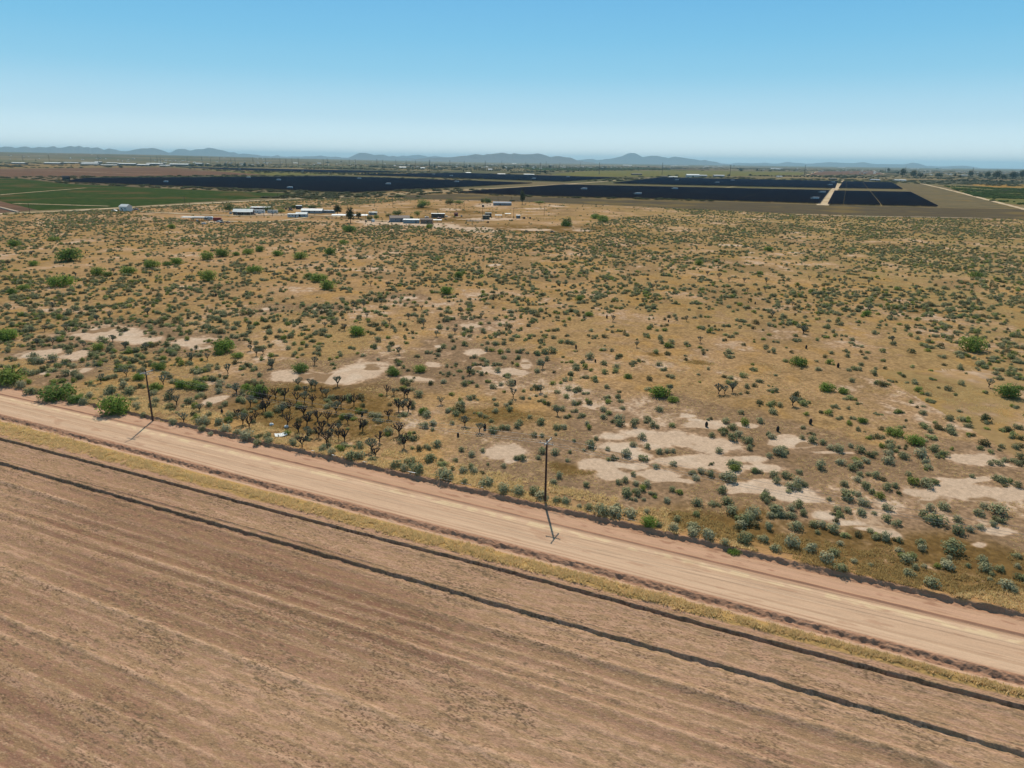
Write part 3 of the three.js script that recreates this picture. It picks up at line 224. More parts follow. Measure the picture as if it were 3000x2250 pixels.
function plainColour(x, z) { // farmland out to the hills: a patchwork of fallow, stubble and scrub
  const [s, t] = toST(x, z), cell = 800, ci = Math.floor(s / cell + .3), cj = Math.floor(t / cell * 1.3), r = h2(ci * 7 + 3, cj * 13 + 1), n = fbm(x * .004, z * .004, 3), m = fbm(x * .0007, z * .0007, 2);
  const pal = [[136, 116, 88], [116, 102, 78], [102, 96, 72], [126, 102, 84], [92, 96, 68], [146, 126, 94]];
  const c = pal[Math.floor(r * pal.length)].slice();
  mix3(c, [106, 100, 76], .4); mix3(c, [84, 88, 64], ss(.45, .7, n) * .5); mix3(c, [150, 128, 90], ss(.5, .7, m) * .4);
  const es = Math.abs(((s / cell + .3) % 1 + 1) % 1 - .5), et = Math.abs(((t / cell * 1.3) % 1 + 1) % 1 - .5);
  if (es > .494 || et > .494) mix3(c, [176, 154, 120], .6);
  return c;
}
const EDGE = [[-560, -560], [-451, -628], [-415, -678], [-376, -758], [-298, -900], [-190, -1010], [-100, -1000], [-3, -946], [160, -868], [292, -783], [420, -747], [555, -748], [900, -720], [1600, 500], [-1600, 900], [-900, -300]];  // where the wild land ends
function landColour(x, z, fine, a, b) {
  const e = inPoly(EDGE, x + 14 * (vn(x * .05, z * .05) - .5), z + 14 * (vn(x * .05 + 9, z * .05) - .5));
  return e || Math.hypot(x, z) < 500 ? desertColour(x, z, fine, a, b) : Math.hypot(x, z) < 1300 && x > -200 && x < 1100 ? mix3(plainColour(x, z), desertColour(x, z, 0, a, b), .55) : plainColour(x, z);
}
function landTile([x0, x1, z0, z1], w, h, fine) {
  const rowList = (l) => l.filter((e) => e[0] + 5 * e[2] > x0 - 30 && e[0] - 5 * e[2] < x1 + 30 && e[1] + 5 * e[3] > z0 - 30 && e[1] - 5 * e[3] < z1 + 30), A = rowList(LAYOUT.bare), B = rowList(LAYOUT.olive);
  let row = -1, a, b;
  const map = texture(w, h, (u, v, i, j) => { const x = x0 + u * (x1 - x0), z = z0 + v * (z1 - z0); if (j !== row) { row = j; a = A.filter((e) => Math.abs(z - e[1]) < 4.5 * e[3] + 14); b = B.filter((e) => Math.abs(z - e[1]) < 4.5 * e[3] + 14); } return landColour(x, z, fine, a, b); });
  const m = new THREE.MeshLambertMaterial({ color: BASE, map });
  if (fine) { m.bumpMap = texture(w / 2, h / 2, (u, v) => { const x = x0 + u * (x1 - x0), z = z0 + v * (z1 - z0), q = 255 * (.6 * fbm(x * 1.1, z, 3) + .4 * vn(x * 4.5, z * 4.5)); return [q, q, q]; }, false); m.bumpScale = .1; }
  return m;
}
const farRise = (x, z) => 95 * ss(5200, 15000, Math.hypot(x, z)) * (1 - ss(-.62, -.02, x / Math.max(1, Math.abs(z))));   // the plain climbs to the hills in the west
{ // one sheet to the horizon, cut into tiles of different texture detail
  const T = [[-114, 92, -176, -56, 2048, 1194, 1], [-290, 290, -400, -176, 2048, 880, 1], [-740, 740, -1010, -400, 2048, 1024, 0], [-4600, 4600, -6600, -1010, 2048, 1400, 0], [-55000, 55000, -55000, 15000, 1024, 700, 0]];
  const mm = T.map(([a, b, c, d, w, h, f]) => landTile([a, b, c, d], w, h, f));
  const geos = [], slots = [];
  const add = (k, xs, zs, yf) => { const [a, b, c, d] = T[k]; const g = sheet(xs, zs, (s, t, x, z) => [(x - a) / (b - a), (z - c) / (d - c)], yf, (x, z) => [x, z]); geos.push(g); slots.push(k); };
  // nearest two tiles follow the bank, so they are laid out along the road
  const bent = (k, sl, tl, keep) => { const [a, b, c, d] = T[k]; const g = sheet(sl, tl, (s, t, x, z) => [(x - a) / (b - a), (z - c) / (d - c)], (x, z, s, t) => groundY(x, z)); const p = g.attributes.position, src = g.index.array, out = []; for (let i = 0; i < src.length; i += 3) { const x = (p.getX(src[i]) + p.getX(src[i + 1]) + p.getX(src[i + 2])) / 3, z = (p.getZ(src[i]) + p.getZ(src[i + 1]) + p.getZ(src[i + 2])) / 3; if (keep(x, z)) out.push(src[i], src[i + 1], src[i + 2]); } g.setIndex(out); geos.push(g); slots.push(k); };
  const inT = (k, x, z) => x > T[k][0] && x < T[k][1] && z > T[k][2] && z < T[k][3];
  const sl = lines([-330, -170, 3], [-170, 60, .7], [60, 330, 3]), tl = lines([92.6, 97, .3], [97, 190, .8], [190, 430, 3]);
  bent(0, sl, tl, (x, z) => inT(0, x, z));
  bent(1, sl, tl, (x, z) => !inT(0, x, z) && inT(1, x, z));
  const far = (k, keep) => bent(k, sl, tl, keep);
  far(2, (x, z) => !inT(0, x, z) && !inT(1, x, z) && z > -1010 && Math.abs(x) < 740);
  // flat remainder beyond the fine block
  const hole = (x, z) => { const [s, t] = toST(x, z); return t < 92.6 || (s > -330 && s < 330 && t < 430); };
  const quadGrid = (k, sl2, tl2, keep) => { const [a, b, c, d] = T[k]; const g = sheet(sl2, tl2, (s, t, x, z) => [(x - a) / (b - a), (z - c) / (d - c)], (x, z) => farRise(x, z)); const p = g.attributes.position, src = g.index.array, out = []; for (let i = 0; i < src.length; i += 3) { let x = 0, z = 0; for (let q = 0; q < 3; q++) { x += p.getX(src[i + q]) / 3; z += p.getZ(src[i + q]) / 3; } if (!hole(x, z) && keep(x, z)) out.push(src[i], src[i + 1], src[i + 2]); } g.setIndex(out); geos.push(g); slots.push(k); };
  const SL = lines([-55000, -9000, 5750], [-9000, -1200, 300], [-1200, -330, 14.5], [-330, 330, 15], [330, 1200, 14.5], [1200, 9000, 300], [9000, 55000, 5750]), TL = lines([92.6, 430, 16.87], [430, 1200, 14], [1200, 8000, 200], [8000, 55000, 4700]);
  const own = (x, z) => Math.abs(x) < 740 && z > -1010 && z < 200 ? 2 : Math.abs(x) < 4600 && z > -6600 && z < -1010 ? 3 : 4;
  for (const k of [2, 3, 4]) quadGrid(k, SL, TL, (x, z) => own(x, z) === k);
  const merged = mergeGeometries(geos.map((g) => g.toNonIndexed()), true);
  merged.groups.forEach((g, i) => { g.materialIndex = slots[i]; });
  const land = shade(new THREE.Mesh(merged, mm)); land.name = 'desert_ground'; land.userData = { kind: 'structure' }; scene.add(land);
}

// fields, tracks and pans laid on the plain
function flat(poly, y, depth = .06) { const sh = new THREE.Shape(poly.map(([x, z]) => new THREE.Vector2(x, -z))); const g = new THREE.ShapeGeometry(sh); g.rotateX(-Math.PI / 2); g.translate(0, y, 0); const p = g.attributes.position, q = new Float32Array(p.count * 2); for (let i = 0; i < p.count; i++) { const [s, t] = toST(p.getX(i), p.getZ(i)); q[i * 2] = s / 240; q[i * 2 + 1] = t / 240; } g.setAttribute('uv', new THREE.BufferAttribute(q, 2)); return g; }
function soil(a, b, cc, sx, sy, seed) { return new THREE.MeshLambertMaterial({ color: BASE, map: texture(512, 512, (u, v) => { const n = fbm(u * sx + seed, v * sy, 4), m = fbm(u * 5 + seed, v * 5 + 9, 3), c = a.slice(); mix3(c, b, ss(.35, .65, n)); mix3(c, cc, ss(.52, .7, m) * .7); return c; }) }); }
const GREEN = soil([54, 71, 38], [68, 80, 44], [100, 84, 56], 40, 60, 1), BROWN = soil([112, 86, 72], [122, 96, 78], [102, 82, 68], 20, 90, 2), DARK = soil([92, 82, 68], [104, 92, 70], [128, 108, 70], 16, 40, 3), TAN = soil([146, 122, 86], [128, 108, 78], [150, 116, 58], 20, 30, 4), PALE = soil([214, 192, 160], [196, 170, 138], [180, 154, 118], 60, 60, 5), OLIVE = soil([104, 106, 62], [120, 112, 70], [132, 116, 74], 30, 40, 6), GREY = soil([84, 84, 72], [96, 92, 74], [92, 98, 66], 30, 50, 7), GOLD = soil([166, 126, 66], [150, 124, 76], [120, 116, 66], 30, 30, 8);
const F = LAYOUT.fields;
[['green_crop_field', F.green, GREEN], ['brown_field', F.brown, BROWN], ['fallow_strip', F.greyback, GREY], ['fallow_field', F.fallow, DARK], ['stubble_field', F.tanright, soil([122, 108, 82], [108, 98, 76], [140, 116, 68], 20, 30, 9)], ['grove_floor', F.thicket, OLIVE], ['brown_field', F.brownfar, BROWN], ['green_crop_field', F.greenfar, OLIVE], ['green_crop_field', F.greenfar2, GREEN], ['fallow_field', F.greyfar, GREY], ['fallow_field', F.greyright, GREY], ['golden_grass_field', F.goldright, GOLD], ['brown_field', F.brownleft2, TAN], ['fallow_field', F.oliveleft, OLIVE], ['earth_basin', F.canal, BROWN]].forEach(([n, p, m], i) => structure(n, flat(p, .05 + i * .012), m));
LAYOUT.tracks.forEach(([w, pts], i) => { // dirt tracks with ragged sides
  const c = new THREE.CatmullRomCurve3(pts.map(([x, z]) => new THREE.Vector3(x, 0, z)), false, 'centripetal'), n = Math.ceil(c.getLength() / 9), L = [], Rr = [];
  for (let k = 0; k <= n; k++) { const p = c.getPoint(k / n), d = c.getTangent(k / n), a = w * (.42 + .3 * vn(k * .4, i)), b = w * (.42 + .3 * vn(k * .4, i + 50)); L.push([p.x + d.z * a, p.z - d.x * a]); Rr.push([p.x - d.z * b, p.z + d.x * b]); }
  structure('dirt_track', flat([...L, ...Rr.reverse()], .26 + i * .012), PALE);
});
{ // lined irrigation ditch in the basin on the left
  const a = [-660, -868], b = [-452, -660]; const g = []; for (const [o, w, y] of [[0, 3.2, .9], [-4.5, 2.4, 1.1], [5, 2.6, 1]]) { const L = Math.hypot(b[0] - a[0], b[1] - a[1]), q = new THREE.BoxGeometry(L, y, w); q.rotateY(-Math.atan2(b[1] - a[1], b[0] - a[0])); q.translate((a[0] + b[0]) / 2 + o, y / 2, (a[1] + b[1]) / 2 + o); g.push(q); }
  const canal = thing('irrigation_ditch', 'narrow concrete irrigation ditch between low earth banks beside the green field', 'ditch', [0, 0, 0]); obj('channel', g[0], mat(150, 146, 136), canal); obj('embankment', g[1], mat(176, 150, 122), canal); obj('embankment', g[2], mat(176, 150, 122), canal);
}
// mountains: ridges with ravines, at their own distances
for (const [key, [D, pts]] of Object.entries(LAYOUT.mountains)) {
  const N = 420, M = 20, len = [0]; for (let i = 1; i < pts.length; i++) len.push(len[i - 1] + Math.hypot(pts[i][0] - pts[i - 1][0], pts[i][1] - pts[i - 1][1]));
  const p = [], ix = [], half = D * .07;
  for (let i = 0; i <= N; i++) {
    const l = len.at(-1) * i / N; let k = 0; while (k < len.length - 2 && len[k + 1] < l) k++;
    const f = (l - len[k]) / (len[k + 1] - len[k]), x = lerp(pts[k][0], pts[k + 1][0], f), z = lerp(pts[k][1], pts[k + 1][1], f), hc = (Math.max(5, lerp(pts[k][2], pts[k + 1][2], f)) + (fbm(l * 90 / D, D, 3) - .5) * .0016 * D) * (key === 'faint' ? ss(0, .06, 1 - i / N) : 1), r = Math.hypot(x, z);
    for (let j = 0; j <= M; j++) { const v = j / M * 2 - 1, a = Math.abs(v), rav = fbm(l * 34 / D + D, v * 2.2 + l * 6 / D, 3); const h = a < .02 ? hc : hc * Math.max(0, Math.pow(1 - a, 1.35) * (1 - .65 * ss(0, .35, a) * Math.abs(rav - .5) * 2)) - (a > .99 ? 20 : 0), q = (r + v * half) / r; p.push(x * q, h, z * q); if (i < N && j < M) { const o = i * (M + 1) + j; ix.push(o, o + 1, o + M + 1, o + 1, o + M + 2, o + M + 1); } }
  }
  const g = new THREE.BufferGeometry(); g.setAttribute('position', new THREE.Float32BufferAttribute(p, 3)); g.setIndex(ix); g.computeVertexNormals();
  structure('mountain_range', g, new THREE.MeshLambertMaterial({ color: srgb(122, 104, 88) }));
}

// ---------------------------------------------------------------- plants
function leaves(R, list) { // list of [x, y, z, nx, ny, nz, length, width] -> small pointed leaf faces
  const p = [], nn = [], ix = [], n = new THREE.Vector3(), u = new THREE.Vector3(), w = new THREE.Vector3();
  list.forEach(([x, y, z, nx, ny, nz, L, W], k) => {
    n.set(nx, ny, nz).normalize(); u.set(R() - .5, R() - .5, R() - .5).cross(n).normalize(); w.crossVectors(n, u);
    for (const [a, b] of [[-L, 0], [0, -W], [L, 0], [0, W]]) { p.push(x + u.x * a + w.x * b, y + u.y * a + w.y * b, z + u.z * a + w.z * b); nn.push(n.x, n.y, n.z); }
    const o = k * 4; ix.push(o, o + 1, o + 2, o, o + 2, o + 3);
  });
  const g = new THREE.BufferGeometry(); g.setAttribute('position', new THREE.Float32BufferAttribute(p, 3)); g.setAttribute('normal', new THREE.Float32BufferAttribute(nn, 3)); g.setIndex(ix); return g;
}
function crown(seed, { n, lobes, w, h, base = 0, leaf, jitter = .8, inner = .45 }) { // leaf clumps spread through several lobes; w, h: overall size
  const R = rng(seed), L = [], list = [];
  for (let i = 0; i < lobes; i++) { const a = i * 2.4 + R(), d = i ? Math.sqrt(R()) * .62 : 0, r = (.5 + .25 * R()) * (1 - d * .35); L.push([Math.cos(a) * d * w / 2, base + h * (.30 + .22 * R()) * (1 - d * .45), Math.sin(a) * d * w / 2, r * w / 2 * .9, h * (.42 + .16 * R()) * (1 - d * .35)]); }
  while (list.length < n) {
    const l = L[Math.floor(R() * lobes)], v = new THREE.Vector3(R() * 2 - 1, R() * 1.7 - .7, R() * 2 - 1); if (v.lengthSq() > 1 || v.lengthSq() < .05) continue;
    const r = lerp(inner, 1, Math.sqrt(R())), q = v.clone().normalize(), bump = .8 + .4 * vn(q.x * 3 + seed, q.y * 3 + q.z * 3);
    const x = l[0] + q.x * l[3] * r * bump, y = l[1] + q.y * l[4] * r * bump, z = l[2] + q.z * l[3] * r * bump; if (y < base * .8 + .02) continue;
    const s = leaf * (.6 + .8 * R()); list.push([x, y, z, q.x + (R() - .5) * jitter * 2, q.y + .5 + (R() - .5) * jitter * 2, q.z + (R() - .5) * jitter * 2, s, s * .55]);
  }
  return leaves(R, list);
}
const leafMat = (r, g, b, tr = .3) => new THREE.MeshPhysicalMaterial({ color: srgb(r, g, b), roughness: 1, side: THREE.DoubleSide, specularIntensity: .15, transmission: tr, thickness: 0 });
const M_SAGE = [leafMat(174, 171, 130), leafMat(158, 158, 114), leafMat(186, 180, 142)], M_GREEN = [leafMat(136, 160, 72, .45), leafMat(148, 164, 80, .45), leafMat(120, 144, 70, .45)], M_WOOD = mat(74, 60, 48, 1), M_OLIVE = leafMat(116, 120, 64), M_DARKLEAF = leafMat(62, 78, 52);
function stems(seed, n, reach, h, r) { const R = rng(seed), g = []; for (let i = 0; i < n; i++) { const a = i / n * 6.283 + R(), d = reach * (.4 + .6 * R()), hh = h * (.6 + .5 * R()); const m = [Math.cos(a) * d * .45, hh * .55, Math.sin(a) * d * .45]; g.push(bar([0, -.1, 0], m, r, r * .7, 5), bar(m, [Math.cos(a) * d, hh, Math.sin(a) * d], r * .7, r * .35, 5)); } return mergeGeometries(g); }
// grey-green desert shrub, 1 m wide at scale 1
const shrubCrowns = [11, 12, 13, 14, 15, 16].map((s, i) => crown(s, { n: 300, lobes: 6 + i % 3, w: 1, h: .68, leaf: .062, jitter: .7, inner: .5 }));
const shrubStems = [1, 2].map((s) => stems(s, 7, .34, .42, .016));
const R3 = rng(77);
const placed = [];
const within = (list, x, z, r) => list.some((q) => Math.hypot(q[0] - x, q[1] - z) < r);
function whereabouts(x, z, self) {
  if (within(LAYOUT.poles, x, z, 7)) return 'close to a roadside utility pole';
  if (toST(x, z)[1] < 96.5) return 'on the edge of the road bank';
  if (pans(x, z) > 0) return 'on a pale bare clay patch';
  if (self !== 'bush' && within(LAYOUT.bushes, x, z, 4.5)) return 'beside a leafy green bush';
  if (self !== 'cholla' && within(LAYOUT.chollas, x, z, 3.5)) return 'next to a cholla cactus';
  return pans(x, z, LAYOUT.bare, 4) > 0 ? 'on the grey crust around a clay patch' : 'in open dry grass';
}
function shrub(x, z, w, i) {
  const size = w > 2 ? 'broad' : w > 1.35 ? 'rounded' : 'small', place = whereabouts(x, z, 'shrub'), o = thing('desert_shrub', size + ' grey-green desert shrub ' + place, 'shrub', [x, groundY(x, z) - .03, z], R3() * 6.28, size + ' desert shrubs ' + place);
  obj('stems', shrubStems[i % 2], M_WOOD, o); obj('crown', shrubCrowns[i % 6], M_SAGE[Math.floor(R3() * 3)], o);
  o.scale.set(w * (.9 + .3 * R3()), w * (.85 + .3 * R3()), w * (.9 + .3 * R3())); placed.push([x, z, w * .5]);
}
LAYOUT.shrubs.forEach(([x, z, w], i) => shrub(x, z, clamp(w * 1.2, .9, 3.3), i));
// green bushes
const bushCrowns = [21, 22, 23, 24, 25].map((s, i) => crown(s, { n: 1300, lobes: 9 + i % 3, w: 1, h: .66, leaf: .034, jitter: .9, inner: .35 })), bushStems = [5, 6].map((s) => stems(s, 8, .38, .5, .018));
LAYOUT.bushes.forEach(([x, z, w], i) => {
  const size = w > 5.5 ? 'wide' : w > 3.4 ? 'rounded' : 'small', tone = ['leafy green', 'bright yellow-green', 'darker green'][i % 3], place = whereabouts(x, z, 'bush'), o = thing('green_bush', size + ' ' + tone + ' bush ' + place, 'bush', [x, groundY(x, z) - .05, z], i * 1.7, size + ' ' + tone + ' bushes ' + place);
  obj('stems', bushStems[i % 2], M_WOOD, o); obj('crown', bushCrowns[i % 5], M_GREEN[i % 3], o); o.scale.set(w * 1.25, w * (.85 + .3 * R3()), w * 1.25); placed.push([x, z, w * .6]);
});
// cholla cactus: dark forked trunk, thick upright joints, pale spiny tips
function chollaParts(seed, bare) {
  const R = rng(seed), wood = [], joint = [];
  const grow = (p, dir, len, r, depth) => {
    const e = [p[0] + dir.x * len, p[1] + dir.y * len, p[2] + dir.z * len]; (depth < (bare ? 3 : 2) ? wood : joint).push(bar(p, e, r, r * .9, 6));
    if (depth >= 5) return;
    const n = depth === 0 ? 4 + Math.floor(R() * 2) : depth < 3 ? 2 : bare ? (R() < .6 ? 1 : 2) : R() < .85 ? 2 : 3;
    for (let i = 0; i < n; i++) { const a = R() * 1.2 + i * 6.28 / n + depth, sp = depth === 0 ? .8 + .4 * R() : .5 + .4 * R(); const d = dir.clone().add(new THREE.Vector3(Math.cos(a) * sp, .22 + .12 * depth, Math.sin(a) * sp)).normalize(); grow(e, d, len * (.7 + .25 * R()) * (depth === 0 ? .9 : .92), Math.max(r * .82, bare ? .046 : .056), depth + 1); }
  };
  grow([0, -.1, 0], new THREE.Vector3(R() * .3 - .15, 1, R() * .3 - .15).normalize(), .55 + .25 * R(), .105, 0);
  return [mergeGeometries(wood), mergeGeometries(joint)];
}
const chollaLive = [31, 32, 33, 34, 35].map((s) => chollaParts(s, false)), chollaBare = [41, 42, 43, 44, 45].map((s) => chollaParts(s, true));
const M_TRUNK = mat(52, 44, 40, 1), M_JOINT = [mat(138, 138, 112, 1), mat(118, 118, 98, 1)], M_DEAD = mat(72, 62, 56, 1);
LAYOUT.chollas.forEach(([x, z, b], i) => {
  const s = (b ? 1 : .92) * (.8 + .4 * R3()), place = whereabouts(x, z, 'cholla'), look = b ? 'dark bare-branched cholla cactus of the roadside grove, ' : (i % 2 ? 'grey-jointed' : 'pale-jointed') + ' branching cholla cactus ', o = thing('cholla_cactus', look + place, 'cactus', [x, groundY(x, z), z], R3() * 6.28, look + place);
  const [w, j] = (b ? chollaBare : chollaLive)[i % 5]; obj('trunk', w, M_TRUNK, o); obj('branches', j, b ? M_DEAD : M_JOINT[i % 2], o); o.scale.set(s, s * (.9 + .25 * R3()), s); placed.push([x, z, .6]);
});
// barrel cactus: dark ribbed columns
{
  const pr = []; for (let i = 0; i <= 10; i++) { const t = i / 10; pr.push(new THREE.Vector2(.24 * Math.sqrt(Math.max(0, 1 - Math.pow(t, 5))) * (.85 + .3 * Math.sin(t * 2.4)), t * .95)); }
  const g = new THREE.LatheGeometry(pr, 26), p = g.attributes.position; for (let i = 0; i < p.count; i++) { const a = Math.atan2(p.getZ(i), p.getX(i)), k = 1 + .12 * Math.cos(a * 13); p.setX(i, p.getX(i) * k); p.setZ(i, p.getZ(i) * k); } g.computeVertexNormals();
  const cap = new THREE.TorusGeometry(.09, .045, 5, 9); cap.rotateX(Math.PI / 2); cap.translate(0, .95, 0);
  LAYOUT.stumps.forEach(([x, z], i) => { const o = thing('barrel_cactus', 'short dark barrel cactus standing in open dry grass', 'cactus', [x, groundY(x, z) - .04, z], i, 'barrel cacti'); obj('ribbed_body', g, mat(58, 50, 42, 1), o); obj('crest', cap, mat(88, 70, 52, 1), o); o.scale.setScalar(.85 + .4 * R3()); });
}
// the rest of the scrub
const YARD = [[-360, -668], [-300, -690], [-200, -790], [-110, -1000], [40, -960], [170, -850], [190, -760], [110, -700], [60, -610], [46, -540], [-10, -545], [-60, -560], [-115, -590], [-190, -602], [-250, -580], [-285, -612]];
{
  const R = rng(909), spots = [];
  const grid = new Map(), key = (x, z) => Math.floor(x / 4) + ',' + Math.floor(z / 4); for (const q of placed) for (let a = -1; a <= 1; a++) for (let b = -1; b <= 1; b++) { const k = (Math.floor(q[0] / 4) + a) + ',' + (Math.floor(q[1] / 4) + b); if (!grid.has(k)) grid.set(k, []); grid.get(k).push(q); }
  let tries = 0;
  while (tries++ < 210000) {
    const z = -40 - Math.pow(R(), .62) * 980, x = (R() * 2 - 1) * (Math.abs(z) * .86 + 30), [s, t] = toST(x, z), d = Math.hypot(x, z);
    if (t < 93.5 || !inPoly(EDGE, x, z)) continue;
    const cl = fbm(x * .022, z * .018, 3), cl2 = fbm(x * .09 + 40, z * .075, 2);
    let dens = .10 + .9 * ss(.36, .68, cl) * .55 + .7 * ss(.45, .72, cl2) * .5; dens *= d < 260 ? .95 : d < 420 ? 1.15 : 1.5;
    if (x < -40 && d > 420) dens *= 1.25;
    if (x < -50 && d < 260) dens *= 1.5;
    if (inPoly(YARD, x, z)) dens *= .05;
    if (d < 330) { const b = pans(x, z); if (b > -.1) dens *= .16; }
    if (d < 205 && Math.abs(x) < d * .74 && s > -125) dens *= .62;                       // the nearest shrubs are set one by one above
    if (R() > dens * (d < 330 ? .56 : .45)) continue;
    const w = clamp((.9 + 1.25 * R() + .8 * Math.pow(R(), 3)) * (d > 400 ? .92 : 1), .6, 2.9), near = grid.get(key(x, z)); if (near && near.some((q) => Math.hypot(q[0] - x, q[1] - z) < q[2] + w * .35)) continue;
    spots.push([x, z, w, d]);
    if (R() < .34) for (let k = 1 + Math.floor(R() * 3); k > 0; k--) { const a = R() * 6.28, r = w * (.45 + .35 * R()); spots.push([x + Math.cos(a) * r, z + Math.sin(a) * r, w * (.45 + .45 * R()), d]); }   // clumps that have grown together
  }
  spots.sort((a, b) => a[3] / a[2] - b[3] / b[2]);
  const single = Math.max(0, 298 - LAYOUT.shrubs.length); spots.slice(0, single).forEach(([x, z, w], i) => shrub(x, z, w, i));
  const rest = spots.slice(single), low = [51, 52, 53, 54].map((s) => crown(s, { n: 150, lobes: 5, w: 1, h: .68, leaf: .085, jitter: .7, inner: .5 }));
  const sets = [0, 1, 2, 3, 4, 5, 6, 7].map(() => []); rest.forEach((q, i) => sets[q[3] < 330 ? i % 4 : 4 + i % 4].push(q));
  const m = new THREE.Matrix4(), c = new THREE.Color();
  sets.forEach((list, k) => {
    if (!list.length) return;
    const o = shade(new THREE.InstancedMesh(k < 4 ? shrubCrowns[k] : low[k - 4], leafMat(170, 167, 124), list.length)); o.name = numbered('desert_scrub'); scene.add(o);
    tag(o, 'scattered low grey-green scrub covering the wide desert floor', 'scrub', 'desert scrub', 'stuff');
    list.forEach(([x, z, w], i) => { m.makeRotationY(R() * 6.28); m.scale(new THREE.Vector3(w * (.8 + .55 * R()), w * (.6 + .6 * R()), w * (.8 + .55 * R()))); m.setPosition(x, groundY(x, z) - .04, z); o.setMatrixAt(i, m); const g = .72 + .4 * R(), y = R(); o.setColorAt(i, y < .12 ? c.setRGB(g * .8, g * .94, g * .42) : y < .22 ? c.setRGB(g * .5, g * .52, g * .45) : y < .3 ? c.setRGB(g * .82, g * .68, g * .58) : y < .45 ? c.setRGB(g * .92, g * 1.02, g * .8) : c.setRGB(g, g, g)); });
  });
  console.log('scrub', rest.length);
}
// dry grass: the strip between field and road, the bank's edge and the near desert
{
  const R = rng(404), blades = (n, spread, h) => { const p = [], ix = []; for (let i = 0; i < n; i++) { const a = R() * 6.28, d = Math.sqrt(R()) * spread, x = Math.cos(a) * d, z = Math.sin(a) * d, b = R() * 6.28, lean = .12 + .3 * R(), hh = h * (.5 + .7 * R()), w = .022 + .02 * R(); p.push(x - Math.cos(b) * w, 0, z - Math.sin(b) * w, x + Math.cos(b) * w, 0, z + Math.sin(b) * w, x + Math.cos(a) * lean * hh, hh, z + Math.sin(a) * lean * hh); ix.push(i * 3, i * 3 + 1, i * 3 + 2); } const g = new THREE.BufferGeometry(); g.setAttribute('position', new THREE.Float32BufferAttribute(p, 3)); g.setIndex(ix); g.computeVertexNormals(); return g; };
  const tuft = blades(22, .24, .34), M = leafMat(252, 222, 166, .55), m = new THREE.Matrix4(), c = new THREE.Color();
  const lay = (name, label, n, pick, size) => { const a = []; let guard = 0; while (a.length < n && guard++ < n * 12) { const q = pick(); if (q) a.push(q); } const o = shade(new THREE.InstancedMesh(tuft, M, a.length)); o.name = numbered(name); scene.add(o); tag(o, label, 'grass', undefined, 'stuff'); a.forEach(([x, z, k], i) => { m.makeRotationY(R() * 6.28); const w = size * (.6 + .8 * R()) * (k ?? 1); m.scale(new THREE.Vector3(w * 1.2, w, w * 1.2)); m.setPosition(x, groundY(x, z) - .02, z); o.setMatrixAt(i, m); const g = .7 + .4 * R(), y = R(); if (pans(x, z, LAYOUT.olive) > .1 && name !== 'verge_grass') c.setRGB(g * .62, g * .58, g * .45), o.setColorAt(i, c); else o.setColorAt(i, y < .14 ? c.setRGB(g * .8, g * .82, g * .7) : c.setRGB(g, g * (.94 + .08 * y), g * .95)); }); };
  lay('verge_grass', 'strip of tall golden dry grass between the field and the road', 7500, () => { const s = -150 + R() * 205, tt = 75.65 + (R() + R() + R() - 1.5) * (.45 + .9 * vn(s * .06, 12)), b = bend(s, tt), clump = fbm(s * .5, tt * 1.2, 2); return clump > .3 ? toXZ(s, tt + b) : null; }, .8);
  lay('bank_grass', 'golden dry grass along the top of the road bank', 9000, () => { const s = -150 + R() * 205, t = 90.9 + Math.pow(R(), 1.6) * 7 + bend(s, 90); return fbm(s * .3, t * .5, 2) > .42 ? toXZ(s, t) : null; }, 1);
  lay('desert_grass', 'low dry grass scattered over the near desert floor', 26000, () => { const s = -190 + R() * 250, t = 92 + Math.pow(R(), 1.35) * 100, [x, z] = toXZ(s, t); if (Math.abs(x) > Math.hypot(x, z) * .66) return null; if (pans(x, z) > -.2 || fbm(x * .12, z * .1, 2) < .45) return null; return [x, z, pans(x, z, LAYOUT.olive) > 0 ? 1.25 : .8]; }, .6);
}
// trees: trunk with limbs, crown of leaf clumps
function treeProto(seed, tall) {
  const R = rng(seed), tr = [bar([0, -.02, 0], [.01, tall ? .42 : .2, .01], .035, .024, 7)]; for (let i = 0; i < 6; i++) { const a = i * 1.05 + R(), y0 = tall ? .25 + .1 * i : .14; tr.push(bar([0, Math.min(y0, tall ? .42 : .2), 0], [Math.cos(a) * .26, y0 + .28, Math.sin(a) * .26], .018, .007, 5)); }
  return [mergeGeometries(tr), crown(seed + 5, tall ? { n: 700, lobes: 9, w: .95, h: .8, base: .2, leaf: .05, jitter: .9, inner: .3 } : { n: 800, lobes: 10, w: 1, h: .86, base: .12, leaf: .042, jitter: .9, inner: .35 })];
}
const treeLow = [61, 62, 63].map((s) => treeProto(s, false)), treeTall = [71, 72, 73].map((s) => treeProto(s, true)), M_TALL = [leafMat(72, 82, 56), leafMat(84, 92, 62)], M_LOW = [leafMat(112, 128, 74), leafMat(98, 114, 68), leafMat(128, 148, 74)];
